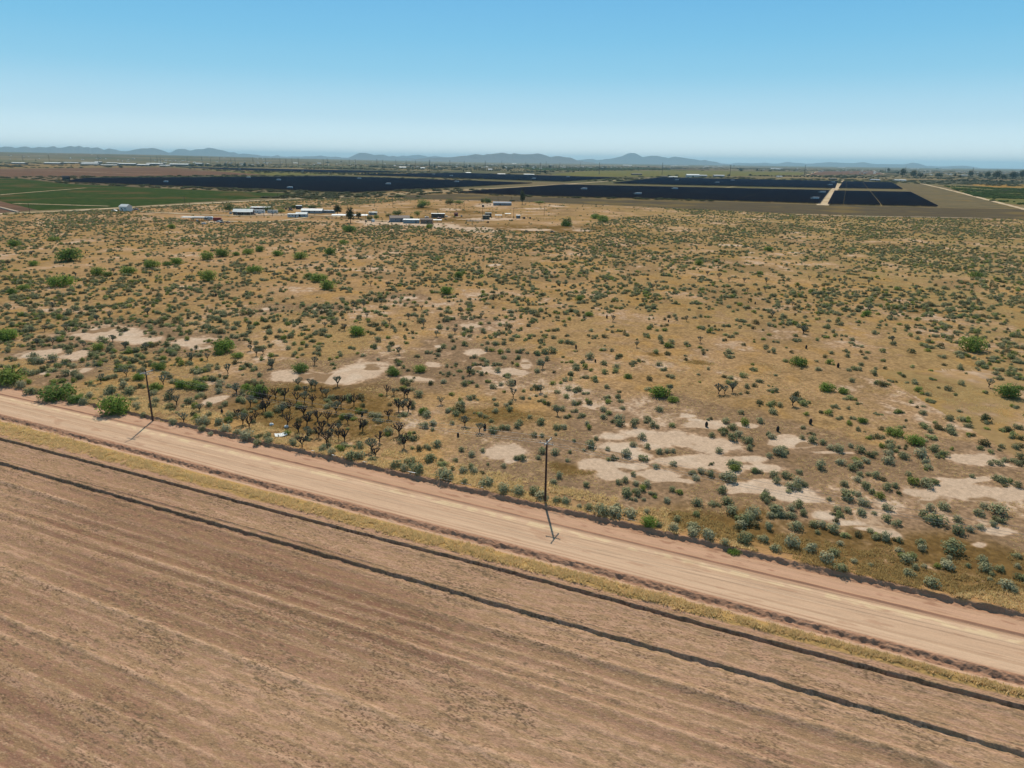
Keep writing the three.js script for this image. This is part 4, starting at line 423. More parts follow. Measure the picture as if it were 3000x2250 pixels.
LAYOUT.trees.forEach(([x, z, w, h, k], i) => {
  const d = Math.hypot(x, z), home = d < 1060, right = !home && x > 1100 && d < 5000, far = d > 2300;
  const o = home ? (k ? thing('tall_tree', 'tall dark tree rising above the homestead sheds', 'tree', [x, 0, z], i, 'tall homestead trees') : thing('mesquite_tree', 'bushy green mesquite tree among the homestead buildings', 'tree', [x, 0, z], i, 'homestead mesquites'))
    : right ? thing('shade_tree', 'dark shade tree in the row beyond the solar panels and the white track', 'tree', [x, 0, z], i, 'trees right of the solar farm') : k ? thing('farm_tree', 'upright dark tree on the far farmland behind the solar farm', 'tree', [x, 0, z], i, 'upright trees of the far plain') : thing('farm_thicket', 'low wide tree clump on the far farmland behind the solar farm', 'tree', [x, 0, z], i, 'low tree clumps of the far plain');
  const [t, c] = (k ? treeTall : treeLow)[i % 3]; obj('trunk', t, M_WOOD, o); obj('crown', c, k || far ? M_TALL[i % 2] : M_LOW[i % 3], o); const k2 = home ? 1.25 : 1.1; o.scale.set(w * k2, h * k2, Math.min(w * k2, far ? 40 : w * k2));
});
{ // shrubbery of the far plain and the green thicket on the right: uncountable
  const R = rng(31), m = new THREE.Matrix4(), c = new THREE.Color();
  const mass = (name, label, list, g, mt) => { const o = shade(new THREE.InstancedMesh(g, mt, list.length)); o.name = name; scene.add(o); tag(o, label, 'scrub', undefined, 'stuff'); list.forEach(([x, z, w, h], i) => { m.makeRotationY(R() * 6.28); m.scale(new THREE.Vector3(w, h, w)); m.setPosition(x, 0, z); o.setMatrixAt(i, m); const k = .65 + .5 * R(); o.setColorAt(i, c.setRGB(k, k, k)); }); };
  const g = crown(88, { n: 260, lobes: 7, w: 1, h: .8, leaf: .075, jitter: .8, inner: .45 });
  const a = []; while (a.length < 2600) { const x = 700 + R() * 700, z = -980 - R() * 1100; if (inPoly(F.thicket, x, z) && fbm(x * .02, z * .014, 2) > .4) { const w = 3 + 4 * R(); a.push([x, z, w, w * (.5 + .3 * R())]); } }
  mass('green_thicket', 'dense low green thicket to the right of the white dirt track', a, g, leafMat(92, 116, 54));
  const b = []; const solid = [...LAYOUT.solar, F.green, F.brown, F.brownfar, F.greenfar, F.fallow]; let guard = 0; while (b.length < 9000 && guard++ < 200000) { const z = -950 - Math.pow(R(), 1.6) * 9000, x = (R() * 2 - 1) * Math.abs(z) * .8; if (inPoly(EDGE, x, z) || solid.some((p) => inPoly(p, x, z)) || fbm(x * .0016 + 7, z * .0026, 3) < .5) continue; const w = (2.5 + 6 * R()) * (1 + Math.abs(z) / 4000); b.push([x, z, w * 1.5, Math.min(w * .45, 7)]); }
  mass('plain_scrub', 'scattered dark bushes across the far farmland', b, g, leafMat(96, 100, 66));
  // tree belts along the far field edges
  const t = []; for (let k = 0; k < 46; k++) { const D = 2900 + 7000 * Math.pow(R(), 1.2), az = (R() - .5) * 1.35, x0 = Math.sin(az) * D, z0 = -Math.cos(az) * D, L = 120 + 500 * R(), dir = R() < .8 ? [CA, SA] : [SA, -CA]; if (solid.some((p) => inPoly(p, x0, z0))) continue; for (let q = 0; q < L; q += 9 + 10 * R()) { const x = x0 + dir[0] * q, z = z0 + dir[1] * q; if (solid.some((p) => inPoly(p, x, z))) continue; const w = 8 + 9 * R(); t.push([x, z, w, 4 + 7 * R()]); } }
  mass('tree_belts', 'dark tree belts along the far field edges', t, g, leafMat(72, 80, 58));
}

// ---------------------------------------------------------------- utility poles along the road
const [PA, PB] = LAYOUT.poles, SPAN = [PB[0] - PA[0], PB[1] - PA[1]];
const poleSpots = [[PA[0] - SPAN[0], PA[1] - SPAN[1]], PA, PB, [PB[0] + SPAN[0], PB[1] + SPAN[1]]];
const M_POLE = mat(66, 40, 28, .9), M_ARM = mat(196, 190, 180, .8), M_STEEL = mat(150, 152, 156, .45, { metalness: .7 }), M_PORC = mat(104, 110, 130, .25);
const poleLabels = ['brown wooden utility pole on the road bank past the left end of the road', 'slightly leaning brown utility pole behind the leafy green bush on the bank', 'brown wooden utility pole on the bank beside the row of low shrubs', 'brown wooden utility pole on the bank past the right end of the road'];
const alongRoad = Math.atan2(-SPAN[1], SPAN[0]), PH = 10.35, tips = [];
poleSpots.forEach(([x, z], i) => {
  const y = groundY(x, z), o = thing('utility_pole', poleLabels[i], 'utility pole', [x, y, z], alongRoad, 'utility poles along the road');   // own x: along the line, z: across it
  obj('pole', [bar([0, -.6, 0], [0, PH * .5, 0], .185, .16, 12), bar([0, PH * .5, 0], [0, PH + .1, 0], .16, .125, 12)], M_POLE, o);
  const main = obj('crossarm', [box(.13, .16, 3.0, .17, PH - .35, 0)], M_ARM, o), buck = obj('crossarm', [box(2.2, .13, .11, 0, PH - .62, .16)], M_ARM, o);
  obj('brace', [bar([.17, PH - 1.05, 0], [.17, PH - .3, .75], .02), bar([.17, PH - 1.05, 0], [.17, PH - .3, -.75], .02)], M_STEEL, main);
  const pin = new THREE.LatheGeometry([[.0, 0], [.05, 0], [.055, .05], [.035, .07], [.06, .12], [.045, .17], [0, .19]].map(([a, b]) => new THREE.Vector2(a, b)), 10);
  for (const zz of [-1.38, .55, 1.38]) obj('insulator', pin.clone().translate(.17, PH - .19, zz), M_PORC, main);
  for (const xx of [-.98, .98]) obj('insulator', pin.clone().translate(xx, PH - .49, .16), M_PORC, buck);
  obj('ground_wire', bar([.15, 0, .1], [.13, PH - .7, .08], .012), M_STEEL, o);
  o.updateMatrixWorld(); tips.push([-1.38, .55, 1.38].map((zz) => o.localToWorld(new THREE.Vector3(.17, PH + .0, zz))));
});
const spanNames = ['left of the pole by the green bush', 'between the two roadside poles', 'right of the pole by the low shrubs'];
for (let i = 0; i < 3; i++) for (let k = 0; k < 3; k++) {
  const a = tips[i][k], b = tips[i + 1][k], pts = []; for (let q = 0; q <= 16; q++) { const t = q / 16; pts.push(new THREE.Vector3().lerpVectors(a, b, t).add(new THREE.Vector3(0, -1.3 * 4 * t * (1 - t), 0))); }
  tag(obj('power_line', new THREE.TubeGeometry(new THREE.CatmullRomCurve3(pts), 24, .016, 5), mat(150, 150, 150, .5, { metalness: .6 })), 'thin overhead wire strung ' + spanNames[i], 'wire', 'overhead wires ' + spanNames[i]);
}

// ---------------------------------------------------------------- homestead
const GLASS = mat(36, 44, 54, .15), WHITE = mat(232, 232, 228, .6), TIN = mat(196, 202, 208, .4, { metalness: .3 }), RUBBER = mat(26, 26, 28, .9), M_LUMBER = mat(112, 98, 84, .95);
function gable(w, d, rise, y, over = .4, t = .12) { const s = new THREE.Shape(), a = d / 2 + over, k = rise / (d / 2); s.moveTo(-a, -over * k); s.lineTo(0, rise); s.lineTo(a, -over * k); s.lineTo(a, -over * k + t); s.lineTo(0, rise + t); s.lineTo(-a, -over * k + t); const g = new THREE.ExtrudeGeometry(s, { depth: w + over * 2, bevelEnabled: false }); g.translate(0, y, -w / 2 - over); g.rotateY(Math.PI / 2); return g; }
function gableWall(w, d, h, rise) { const s = new THREE.Shape(); s.moveTo(-d / 2, 0); s.lineTo(d / 2, 0); s.lineTo(d / 2, h); s.lineTo(0, h + rise - .03); s.lineTo(-d / 2, h); const g = new THREE.ExtrudeGeometry(s, { depth: w, bevelEnabled: false }); g.translate(0, 0, -w / 2); g.rotateY(Math.PI / 2); return g; }
function windowAt(o, x, y, z, w, h, m = WHITE) { const f = obj('window', box(w + .2, h + .2, .08, x, y - .1, z + .03), m, o); obj('pane', box(w, h, .05, x, y, z + .06), GLASS, f); }
function doorAt(o, x, z, m, h = 2.05) { const d = obj('door', box(.95, h, .09, x, .02, z + .04), m, o); obj('handle', box(.07, .07, .1, x + .35, 1.0, z + .1), M_STEEL, d); }
function house(label, cat, name, [x, z], turn, w, d, h, rise, wall, roof, opt = {}) {
  const o = thing(name, label, cat, [x, .12, z], turn);
  obj('wall', gableWall(w, d, h, rise), wall, o); const r = obj('roof', gable(w, d, rise, h, opt.over ?? .45), roof, o);
  const seams = []; for (let i = -w / 2; i <= w / 2; i += 1.5) for (const sgn of [-1, 1]) seams.push(bar([i, h + rise + .15, 0], [i, h + .17, sgn * d / 2], .035, .035, 4)); obj('roof_seam', seams, roof, r);
  const n = opt.windows ?? Math.max(1, Math.round(w / 4.5)); for (let i = 0; i < n; i++) windowAt(o, (i + .5) / n * w - w / 2 + .35, h * .42, d / 2, opt.ww ?? 1.1, .95);
  if (opt.door !== false) doorAt(o, (opt.doorX ?? -.12) * w, d / 2, opt.doorM ?? mat(96, 74, 58));
  if (opt.porch) { const p = obj('porch_roof', box(opt.porch[1], .1, 2.6, opt.porch[0], h - .2, d / 2 + 1.3), roof, o); for (const sx of [-1, 0, 1]) obj('porch_post', box(.12, h - .2, .12, opt.porch[0] + sx * (opt.porch[1] / 2 - .15), 0, d / 2 + 2.4), WHITE, p); }
  if (opt.vent) obj('vent_pipe', bar([w * .2, h + rise * .6, d * .12], [w * .2, h + rise + .7, d * .12], .09), M_STEEL, r);
  return o;
}
function flatRoofed(label, cat, name, [x, z], turn, w, d, h, wall, roof, opt = {}) { // single-slope shed or mobile home
  const o = thing(name, label, cat, [x, .12, z], turn);
  obj('wall', box(w, h, d), wall, o); const g = box(w + .5, .12, d + .6); g.rotateX(opt.slope ?? .05); g.translate(0, h + .08, 0); obj('roof', g, roof, o);
  const ribs = []; for (let i = -w / 2 + .2; i < w / 2; i += .9) { const b = box(.05, .06, d + .55, i, .12, 0); b.rotateX(opt.slope ?? .05); b.translate(0, h + .08, 0); ribs.push(b); } obj('roof_rib', ribs, roof, o);
  const n = opt.windows ?? Math.max(1, Math.round(w / 3.4)); for (let i = 0; i < n; i++) windowAt(o, (i + .5) / n * w - w / 2, h * .48, d / 2, .95, .7);
  if (opt.door !== false) doorAt(o, (opt.doorX ?? .3) * w, d / 2, opt.doorM ?? mat(120, 110, 100), Math.min(2.05, h - .3));
  return o;
}
function wheelPart(o, x, z, r = .34, w = .24) { const t = new THREE.TorusGeometry(r * .72, r * .28, 8, 18); t.scale(1, 1, w / (r * .56)); const y = obj('wheel', t.translate(x, r, z), RUBBER, o); const c = new THREE.CylinderGeometry(r * .5, r * .5, w * .8, 14); c.rotateX(Math.PI / 2); c.translate(x, r, z); obj('rim', c, M_STEEL, y); }
function camper(label, [x, z], turn, L, h, body, stripe, round = .55) {
  const o = thing('camper_trailer', label, 'trailer', [x, .14, z], turn), s = new THREE.Shape(), b = .55; s.moveTo(-L / 2 + .2, b); s.lineTo(L / 2 - .35, b); s.quadraticCurveTo(L / 2, b + .2, L / 2, b + .9); s.lineTo(L / 2 - round * .4, h - round * .5); s.quadraticCurveTo(L / 2 - round * .6, h, L / 2 - round * 1.5, h); s.lineTo(-L / 2 + round, h); s.quadraticCurveTo(-L / 2, h, -L / 2, h - round); s.lineTo(-L / 2, b + .2);
  const g = new THREE.ExtrudeGeometry(s, { depth: 2.3, bevelEnabled: true, bevelSize: .06, bevelThickness: .06, bevelSegments: 2 }); g.translate(0, 0, -1.15); const bd = obj('body', g, body, o);
  obj('stripe', box(L * .8, .22, .03, 0, b + .5, 1.225), stripe, bd); for (const k of [-.36, -.12, .3]) windowAt(o, k * L, h * .52, 1.2, .95, .55); doorAt(o, .1 * L, 1.19, mat(206, 206, 200), 1.8);
  for (const dx of [-.45, .45]) for (const dz of [-1.0, 1.0]) wheelPart(o, -L * .05 + dx, dz, .36); obj('hitch', [bar([L / 2 - .1, .5, .4], [L / 2 + 1.1, .5, 0], .05), bar([L / 2 - .1, .5, -.4], [L / 2 + 1.1, .5, 0], .05), bar([L / 2 + 1, 0, 0], [L / 2 + 1, .6, 0], .05)], M_STEEL, o); obj('roof_vent', box(.5, .16, .5, -.1 * L, h + .05, 0), WHITE, o);
}
function car(label, kind, [x, z], turn, L, paint, cat = kind === 'pickup' ? 'pickup' : 'car') {
  const o = thing(kind === 'pickup' ? 'pickup_truck' : 'parked_car', label, cat, [x, .14, z], turn), k = L / 4.6, s = new THREE.Shape();
  const pts = kind === 'pickup' ? [[-2.3, .4], [2.25, .4], [2.3, .78], [2.15, .98], [1.1, 1.08], [.55, 1.72], [-.55, 1.74], [-.75, 1.1], [-2.3, 1.08]] : kind === 'van' ? [[-2.3, .4], [2.2, .4], [2.3, .85], [1.9, 1.1], [1.25, 1.9], [-2.2, 2.0], [-2.32, 1.0]] : [[-2.25, .4], [2.2, .4], [2.28, .7], [2.0, .88], [1.05, .98], [.45, 1.42], [-.9, 1.45], [-1.7, 1.0], [-2.25, .95]];
  pts.forEach(([a, b], i) => i ? s.lineTo(a * k, b * k) : s.moveTo(a * k, b * k)); const g = new THREE.ExtrudeGeometry(s, { depth: 1.6 * k, bevelEnabled: true, bevelSize: .06, bevelThickness: .08, bevelSegments: 2 }); g.translate(0, 0, -.8 * k); obj('body', g, paint, o);
  const wy = kind === 'van' ? 1.2 : kind === 'pickup' ? 1.15 : 1.02; for (const sz of [-1, 1]) { for (const wx of kind === 'pickup' ? [0] : kind === 'van' ? [.6, -.6] : [.25, -.75]) obj('side_window', box(.85 * k, .38 * k, .04, wx * k, wy * k, sz * .9 * k), GLASS, o); }
  const ws = box(.05, .55 * k, 1.35 * k); ws.rotateZ(kind === 'van' ? .62 : .75); ws.translate((kind === 'van' ? 1.72 : .98) * k, 1.0 * k, 0); obj('windscreen', ws, GLASS, o);
  for (const sx of [-1.4, 1.4]) for (const sz of [-.82, .82]) wheelPart(o, sx * k, sz * k, .34 * k, .22 * k);
  for (const sz of [-.6, .6]) { obj('headlight', box(.06, .14 * k, .3 * k, 2.3 * k, .66 * k, sz * k), mat(220, 222, 220, .2), o); obj('tail_light', box(.05, .18 * k, .2 * k, -2.37 * k, .7 * k, sz * k), mat(130, 24, 20, .3), o); }
  for (const sx of [-2.38, 2.38]) obj('bumper', box(.14, .2 * k, 1.65 * k, sx * k, .4 * k, 0), mat(60, 60, 62, .6), o);
}
function canopy(label, name, [x, z], turn, w, d, h, roofM, posts = 4, slope = .06, junk = 0) {
  const o = thing(name, label, 'shade roof', [x, .12, z], turn), g = box(w, .12, d); g.rotateX(slope); g.translate(0, h, 0); const r = obj('roof', g, roofM, o); const rib = []; for (let i = -w / 2 + .3; i < w / 2; i += 1.1) { const b = box(.05, .06, d, i, .12, 0); b.rotateX(slope); b.translate(0, h, 0); rib.push(b); } obj('roof_rib', rib, roofM, r);
  for (let i = 0; i < posts; i++) for (const sz of [-1, 1]) { const px = (i / (posts - 1) - .5) * (w - .4), ph = h - sz * Math.tan(slope) * d * .45; obj('post', bar([px, 0, sz * d * .45], [px, ph, sz * d * .45], .08), M_LUMBER, o); }
  for (const sz of [-1, 1]) obj('beam', box(w, .16, .1, 0, h - sz * Math.tan(slope) * d * .45 - .17, sz * d * .45), M_LUMBER, o);
}
function corral(label, [x, z], turn, w, d) { const o = thing('corral', label, 'corral', [x, .12, z], turn); for (const [a, b, L] of [[0, d / 2, 0], [0, -d / 2, 0], [w / 2, 0, 1], [-w / 2, 0, 1]]) { for (let y = .4; y < 1.6; y += .4) obj('rail', L ? box(.05, .09, d, a, y, b) : box(w, .09, .05, a, y, b), TIN, o); const n = Math.round((L ? d : w) / 2.4); for (let i = 0; i < n; i++) { const q = (i / n - .5) * (L ? d : w); obj('post', L ? bar([a, -.2, q], [a, 1.7, q], .05) : bar([q, -.2, b], [q, 1.7, b], .05), M_LUMBER, o); } } }
const BL = Object.fromEntries(LAYOUT.buildings.map((b) => [b[0] + (b[0] === 'camper' && b[1] > -230 ? '2' : ''), b])), at = (n) => [BL[n][1], BL[n][2] - 2.5];
const WALLW = mat(208, 206, 200, .85), WALLG = mat(150, 146, 142, .9), WALLB = mat(122, 104, 92, .95), DARKW = mat(66, 58, 56, .9), SHEET = mat(172, 178, 184, .45, { metalness: .25 });
house('white-roofed house with a dark shaded porch beside two campers', 'house', 'porch_house', at('house'), .12, 17, 8, 3, 2.1, mat(92, 78, 70), WHITE, { porch: [1.5, 12], vent: 1 });
camper('white camper trailer with window row next to the white-roofed house', at('camper'), .08, 10, 3.5, WHITE, mat(120, 130, 150));
camper('pale boxy camper trailer under the edge of a green tree', at('camper2'), .02, 9, 3.3, mat(214, 210, 204), mat(150, 120, 96), .25);
flatRoofed('long flat white-roofed shed behind the campers', 'shed', 'long_shed', at('flat'), .06, 18.5, 6, 3, mat(118, 98, 84), WHITE, { slope: .07 });
flatRoofed('small tall dark shed with a pale roof behind the long white-roofed house', 'shed', 'tall_shed', at('tallshed'), .1, 5.6, 4.5, 3.3, DARKW, SHEET, { windows: 1 });
house('long low house with a white metal roof and a wing', 'house', 'long_house', at('longhouse'), .05, 19.5, 7.5, 2.6, 1.5, mat(170, 170, 170), WHITE, { vent: 1 });
flatRoofed('white mobile home with a flat roof in front of the long house', 'mobile home', 'mobile_home', at('mobile'), .04, 9, 4, 2.7, mat(206, 210, 212), WHITE);
house('small white house with a bright gabled roof joined to the mobile home', 'house', 'small_house', [at('porch')[0], at('porch')[1] - .6], .04, 9.5, 6, 2.5, 1.4, mat(190, 194, 198), WHITE, { windows: 2 });
flatRoofed('low grey trailer with a flat roof beside the dark tree', 'trailer', 'storage_trailer', at('lowwall'), .03, 12, 2.8, 2.4, mat(158, 156, 154), SHEET, { windows: 2 });
canopy('very long shade roof of bright sheet metal on posts', 'animal_shelter', at('canopy'), .1, 31, 6, 3.0, SHEET, 9, .1);
canopy('long low pale shade roof over the junk pile', 'shade_shelter', [BL.canopy2[1], BL.canopy2[2] - 4], .05, 21, 6, 2.6, mat(208, 206, 200, .6), 6, .09);
canopy('dark shade roof beside the red container', 'shade_shelter', [BL.canopy2[1] + 5, BL.canopy2[2] + 1], .05, 11, 5, 2.4, mat(54, 56, 66), 4, .07);
camper('silver rounded camper trailer parked by the red container', [BL.camperr[1] - 1.2, BL.camperr[2] - 3], .05, 7, 3.1, mat(226, 228, 230, .35), mat(130, 134, 140), 1.1);
{ const o = thing('shipping_container', 'red shipping container at the end of the junk yard', 'container', [BL.container[1] + .6, .12, BL.container[2] - 2], .04), red = mat(156, 46, 36, .7); obj('body', box(6, 2.6, 2.4), red, o); for (let i = 0; i < 19; i++) obj('corrugation', box(.14, 2.36, .06, -2.75 + i * .305, .1, 1.22), red, o); for (const s of [-.6, .6]) { const d = obj('door', box(.05, 2.4, 1.12, 3.03, .1, s), red, o); obj('lock_rod', bar([3.08, .15, s * .6], [3.08, 2.45, s * .6], .025), M_STEEL, d); } }
house('grey gabled barn with a brown roof on the pale yard', 'barn', 'grey_barn', at('barn'), .28, 16, 8.5, 3.3, 1.6, mat(150, 148, 152), mat(132, 112, 100), { windows: 2, doorX: .05 });
flatRoofed('low blue-grey building with a flat metal roof between barn and brown shed', 'building', 'low_building', at('lowbarn'), .06, 13, 6, 2.7, mat(152, 164, 170), SHEET, { windows: 3 });
house('brown shed with a shallow dark roof', 'shed', 'brown_shed', at('brownshed'), .04, 9.6, 6.5, 3.1, .8, mat(140, 116, 100), mat(104, 84, 72), { windows: 1, doorX: .12 });
canopy('small white-roofed carport against the brown shed', 'carport', at('whiteshed'), .03, 7.2, 5, 2.2, WHITE, 3, .05);
flatRoofed('long dark cargo trailer with a pale roof behind the brown shed', 'trailer', 'cargo_trailer', at('longtrailer'), .02, 12, 3, 3.4, mat(102, 86, 74), WHITE, { windows: 0, doorX: -.4 });
car('small dark red van beside the cargo trailer', 'van', [BL.redbox[1], BL.redbox[2] - 1], .1, 3.6, mat(128, 30, 44, .4), 'van');
house('small red shed standing alone on the yard', 'shed', 'red_shed', at('redshed'), .2, 3.4, 3, 2.5, .7, mat(138, 42, 40), mat(116, 50, 44), { windows: 1, over: .2 });
flatRoofed('small dark wooden shed at the back of the corral', 'shed', 'corral_shed', at('darkshed'), .05, 5.8, 4, 3.4, mat(74, 70, 62), mat(160, 160, 156), { windows: 1 });
flatRoofed('olive-brown open shed beside the low metal corral', 'shed', 'corral_shed', at('darkshed2'), .05, 6, 4, 3.2, mat(84, 76, 60), mat(120, 116, 104), { windows: 1 });
corral('low metal rail corral in front of the dark sheds', [BL.corral[1], BL.corral[2] - 4], .05, 14.5, 8);
canopy('small pale shade roof behind the corral', 'shade_shelter', at('shade'), .05, 6.4, 4, 2.4, mat(206, 206, 204, .6), 3, .05);
canopy('white shade roof on thin posts at the end of the sheds', 'shade_shelter', at('shade2'), .03, 5.6, 4, 3.2, WHITE, 3, .04);
flatRoofed('tiny pale shed near the broken fence beyond the corral', 'shed', 'tiny_shed', at('smallshed'), .06, 3.6, 3, 2.5, mat(126, 126, 128), SHEET, { windows: 1 });
house('grey low farmhouse standing before the solar farm beside a tall tree', 'house', 'farm_house', at('farhouse'), .04, 21, 8, 2.8, 1.3, mat(140, 144, 152), mat(158, 162, 170), { windows: 4 });
flatRoofed('tiny dark pump hut left of the grey farmhouse', 'hut', 'pump_hut', at('box'), .1, 2.4, 2.2, 2.1, mat(60, 62, 52), mat(90, 92, 80), { windows: 0 });
house('tall white farm building standing alone by the green field', 'building', 'white_building', at('whitehouse'), -.25, 8.2, 7, 4.4, 1.8, mat(226, 228, 226), WHITE, { windows: 2 });
flatRoofed('small pale cabin between the dark trees', 'cabin', 'small_cabin', at('smallcabin'), .06, 7.4, 4, 2.3, mat(168, 166, 160), WHITE, { windows: 2 });
{ const V = LAYOUT.vehicles, L = [['white car parked left of the tall white building', 'car', mat(214, 216, 218, .35)], ['silver pickup parked right beside the tall white building', 'pickup', mat(150, 156, 164, .35)], ['dark grey pickup parked behind the silver one', 'pickup', mat(76, 80, 88, .35)], ['black car in front of the junk yard', 'car', mat(30, 30, 38, .35)], ['dark purple car at the end of the junk yard', 'car', mat(52, 40, 60, .35)], ['small white van in front of the junk yard bush', 'van', mat(206, 214, 222, .4)], ['dark green car standing alone in the yellow grass', 'car', mat(40, 56, 40, .4)], ['small rusty car shell left of the green car', 'car', mat(96, 66, 44, .9)], ['purple-brown abandoned car body in the yellow grass', 'car', mat(84, 54, 66, .9)], ['dark pickup behind the long white-roofed house', 'pickup', mat(48, 46, 50, .5)], ['white pickup left of the dark cargo trailer', 'pickup', mat(206, 206, 206, .4)], ['small white utility cart right of the cargo trailer', 'van', mat(206, 206, 200, .4)], ['small black utility cart by the white carport', 'car', mat(40, 38, 36, .6)], ['white flatbed pickup at the junk yard', 'pickup', mat(190, 192, 196, .4)]];
  V.forEach(([x, z, w], i) => car(L[i][0], L[i][1], [x, z - 1], (i * 1.3) % .6 - .2, clamp(w, 2.2, 5.4), L[i][2])); }
{ const o = thing('water_tank', 'small round white water tank on the pale yard', 'tank', [-118, .12, -607], 0); obj('tank_body', new THREE.CylinderGeometry(1.4, 1.4, 2, 20).translate(0, 1, 0), WHITE, o); obj('lid', new THREE.ConeGeometry(1.45, .45, 20).translate(0, 2.22, 0), mat(214, 214, 210), o); obj('hatch', new THREE.CylinderGeometry(.25, .25, .14, 12).translate(0, 2.46, 0), SHEET, o); }
LAYOUT.hpoles.forEach(([x, z], i) => { const far = Math.hypot(x, z) > 720, o = thing('service_pole', far ? 'thin wooden service pole on open ground behind the homestead' : 'thin wooden service pole between the homestead buildings', 'utility pole', [x, 0, z], .3, far ? 'poles behind the homestead' : 'homestead poles'); obj('pole', bar([0, -.3, 0], [0, 9.5, 0], .17, .12, 8), M_POLE, o); obj('crossarm', box(2.2, .14, .12, 0, 8.9, .15), M_LUMBER, o); for (const s of [-.9, 0, .9]) obj('insulator', new THREE.CylinderGeometry(.05, .06, .2, 8).translate(s, 9.14, .15), M_PORC, o); });

// ---------------------------------------------------------------- solar farm
{
  const M_CELL = mat(20, 44, 92, .5), M_POST = mat(120, 122, 124, .6), names = ['widest block of dark solar panels beside the green field', 'dark solar panel block behind the widest one, along the diagonal track', 'thin farthest solar panel block left of the diagonal track', 'large dark solar panel block behind the homestead', 'dark solar panel block at the right end of the farm, nearest the desert', 'dark solar panel block behind the large one, across the tan strip', 'small dark solar panel block at the far right end'];
  LAYOUT.solar.forEach((poly, k) => {
    const o = thing('solar_array', names[k], 'solar array', [0, 0, 0], 0, 'solar panel blocks'), cx = poly.reduce((a, p) => a + p[0], 0) / poly.length, cz = poly.reduce((a, p) => a + p[1], 0) / poly.length; o.position.set(cx, 0, cz);
    const st = poly.map((p) => toST(...p)), t0 = Math.min(...st.map((p) => p[1])), t1 = Math.max(...st.map((p) => p[1])), step = 6.6, panels = [], posts = [];
    for (let t = t0 + 2; t < t1; t += step) {
      const xs = []; for (let i = 0; i < st.length; i++) { const a = st[i], b = st[(i + 1) % st.length]; if ((a[1] > t) !== (b[1] > t)) xs.push(a[0] + (b[0] - a[0]) * (t - a[1]) / (b[1] - a[1])); } xs.sort((a, b) => a - b);
      for (let q = 0; q + 1 < xs.length; q += 2) { const L0 = xs[q], L1 = xs[q + 1]; for (let n = Math.floor(L0 / 46); n * 46 < L1; n++) { const s = Math.max(L0, n * 46), L = Math.min(L1, n * 46 + 45.4 - (n % 4 === 0 ? 1.2 : 0)) - s; if (L < 4) continue; const g = new THREE.BoxGeometry(L, .07, 4.1); g.rotateX(-.34); g.rotateY(-RA); const [x, z] = toXZ(s + L / 2, t); g.translate(x - cx, 1.75, z - cz); panels.push(g); if (k === 3 || k === 4) for (const f of [.15, .5, .85]) { const [px, pz] = toXZ(s + L * f, t), b = new THREE.BoxGeometry(.16, 1.7, .16); b.translate(px - cx, .85, pz - cz); posts.push(b); } } }
    }
    const p = obj('panel_rows', panels, M_CELL, o); p.userData = { kind: 'stuff' }; if (posts.length) obj('support_posts', posts, M_POST, o).userData = { kind: 'stuff' };
  });
  const proto = new THREE.Group(); obj('cabinet', box(9, 3, 2.8, 0, .5, 0), mat(196, 198, 200, .6), proto); obj('skid', box(11, .5, 3.6, 0, 0, 0), mat(150, 150, 146), proto); obj('transformer', box(2, 2.2, 2.4, -6.2, .3, 0), mat(170, 174, 172, .6), proto); for (const x of [-3, 0, 3]) obj('door', box(1.1, 2.3, .08, x, .7, 1.43), mat(176, 178, 182, .6), proto); obj('roof', box(9.4, .15, 3.2, 0, 3.5, 0), mat(214, 214, 212, .6), proto);
  LAYOUT.inverters.forEach(([x, z], i) => { const o = copyOf(proto, 'inverter_station', 'white inverter cabinet standing among the dark solar panels', 'inverter', 'inverters of the solar farm'); o.position.set(x, 1.3, z); o.rotation.y = -RA; obj('platform', box(12, 1.4, 4, 0, -1.35, 0), mat(128, 124, 116), o); });
}
// ---------------------------------------------------------------- transmission poles and far buildings
{
  const proto = new THREE.Group(), steel = mat(92, 88, 86, .8); obj('pole', bar([0, -1, 0], [0, 46, 0], 1.0, .55, 8), steel, proto); [[30, 5.5], [36, 5], [42, 4.2]].forEach(([y, l]) => { obj('crossarm', bar([0, y, 0], [l, y + 1, 0], .4, .25), steel, proto); obj('crossarm', bar([0, y, 0], [-l, y + 1, 0], .4, .25), steel, proto); });
  LAYOUT.towers.forEach(([x, z], i) => { const o = copyOf(proto, 'transmission_pole', 'tall thin transmission pole with short crossarms on the far plain', 'transmission pole', 'transmission poles of the far plain'); o.position.set(x, 0, z); o.rotation.y = .4 + (i % 3) * .3; o.scale.y = 1 + .18 * ((i * 7) % 5) / 5; });
  const spec = { r: ['livestock_shed', 'long white-roofed livestock shed beyond the brown field', 'livestock sheds behind the brown field', mat(120, 112, 104), mat(226, 226, 222, .6)], w: ['farm_building', 'white farm building far across the plain', 'white buildings of the far plain', mat(206, 204, 198), mat(236, 236, 232, .6)], g: ['farm_shop', 'grey farm shed behind the solar farm', 'grey sheds behind the solar farm', mat(158, 158, 160), mat(196, 198, 202, .6)], d: ['dark_barn', 'dark low barn behind the solar farm', 'dark barns behind the solar farm', mat(74, 72, 72), mat(96, 92, 90)], k: ['pump_house', 'dark square pump house on the pale pad at the left tip of the solar farm', undefined, mat(38, 40, 48), mat(50, 54, 62)] };
  LAYOUT.farbuildings.forEach(([x, z, w, h, c]) => { const [n, label, group, wall, roof] = spec[c], o = thing(n, label, 'building', [x, 0, z], c === 'r' ? -.18 : .05, group), d = clamp(w * .35, 6, 30), rise = h * .28, hh = h - rise; obj('wall', gableWall(w, d, hh, rise), wall, o); obj('roof', gable(w, d, rise, hh, .6, .3), roof, o); if (c !== 'k') obj('door', box(Math.min(5, w * .15), hh * .7, .15, 0, 0, d / 2), DARKW, o); });
}
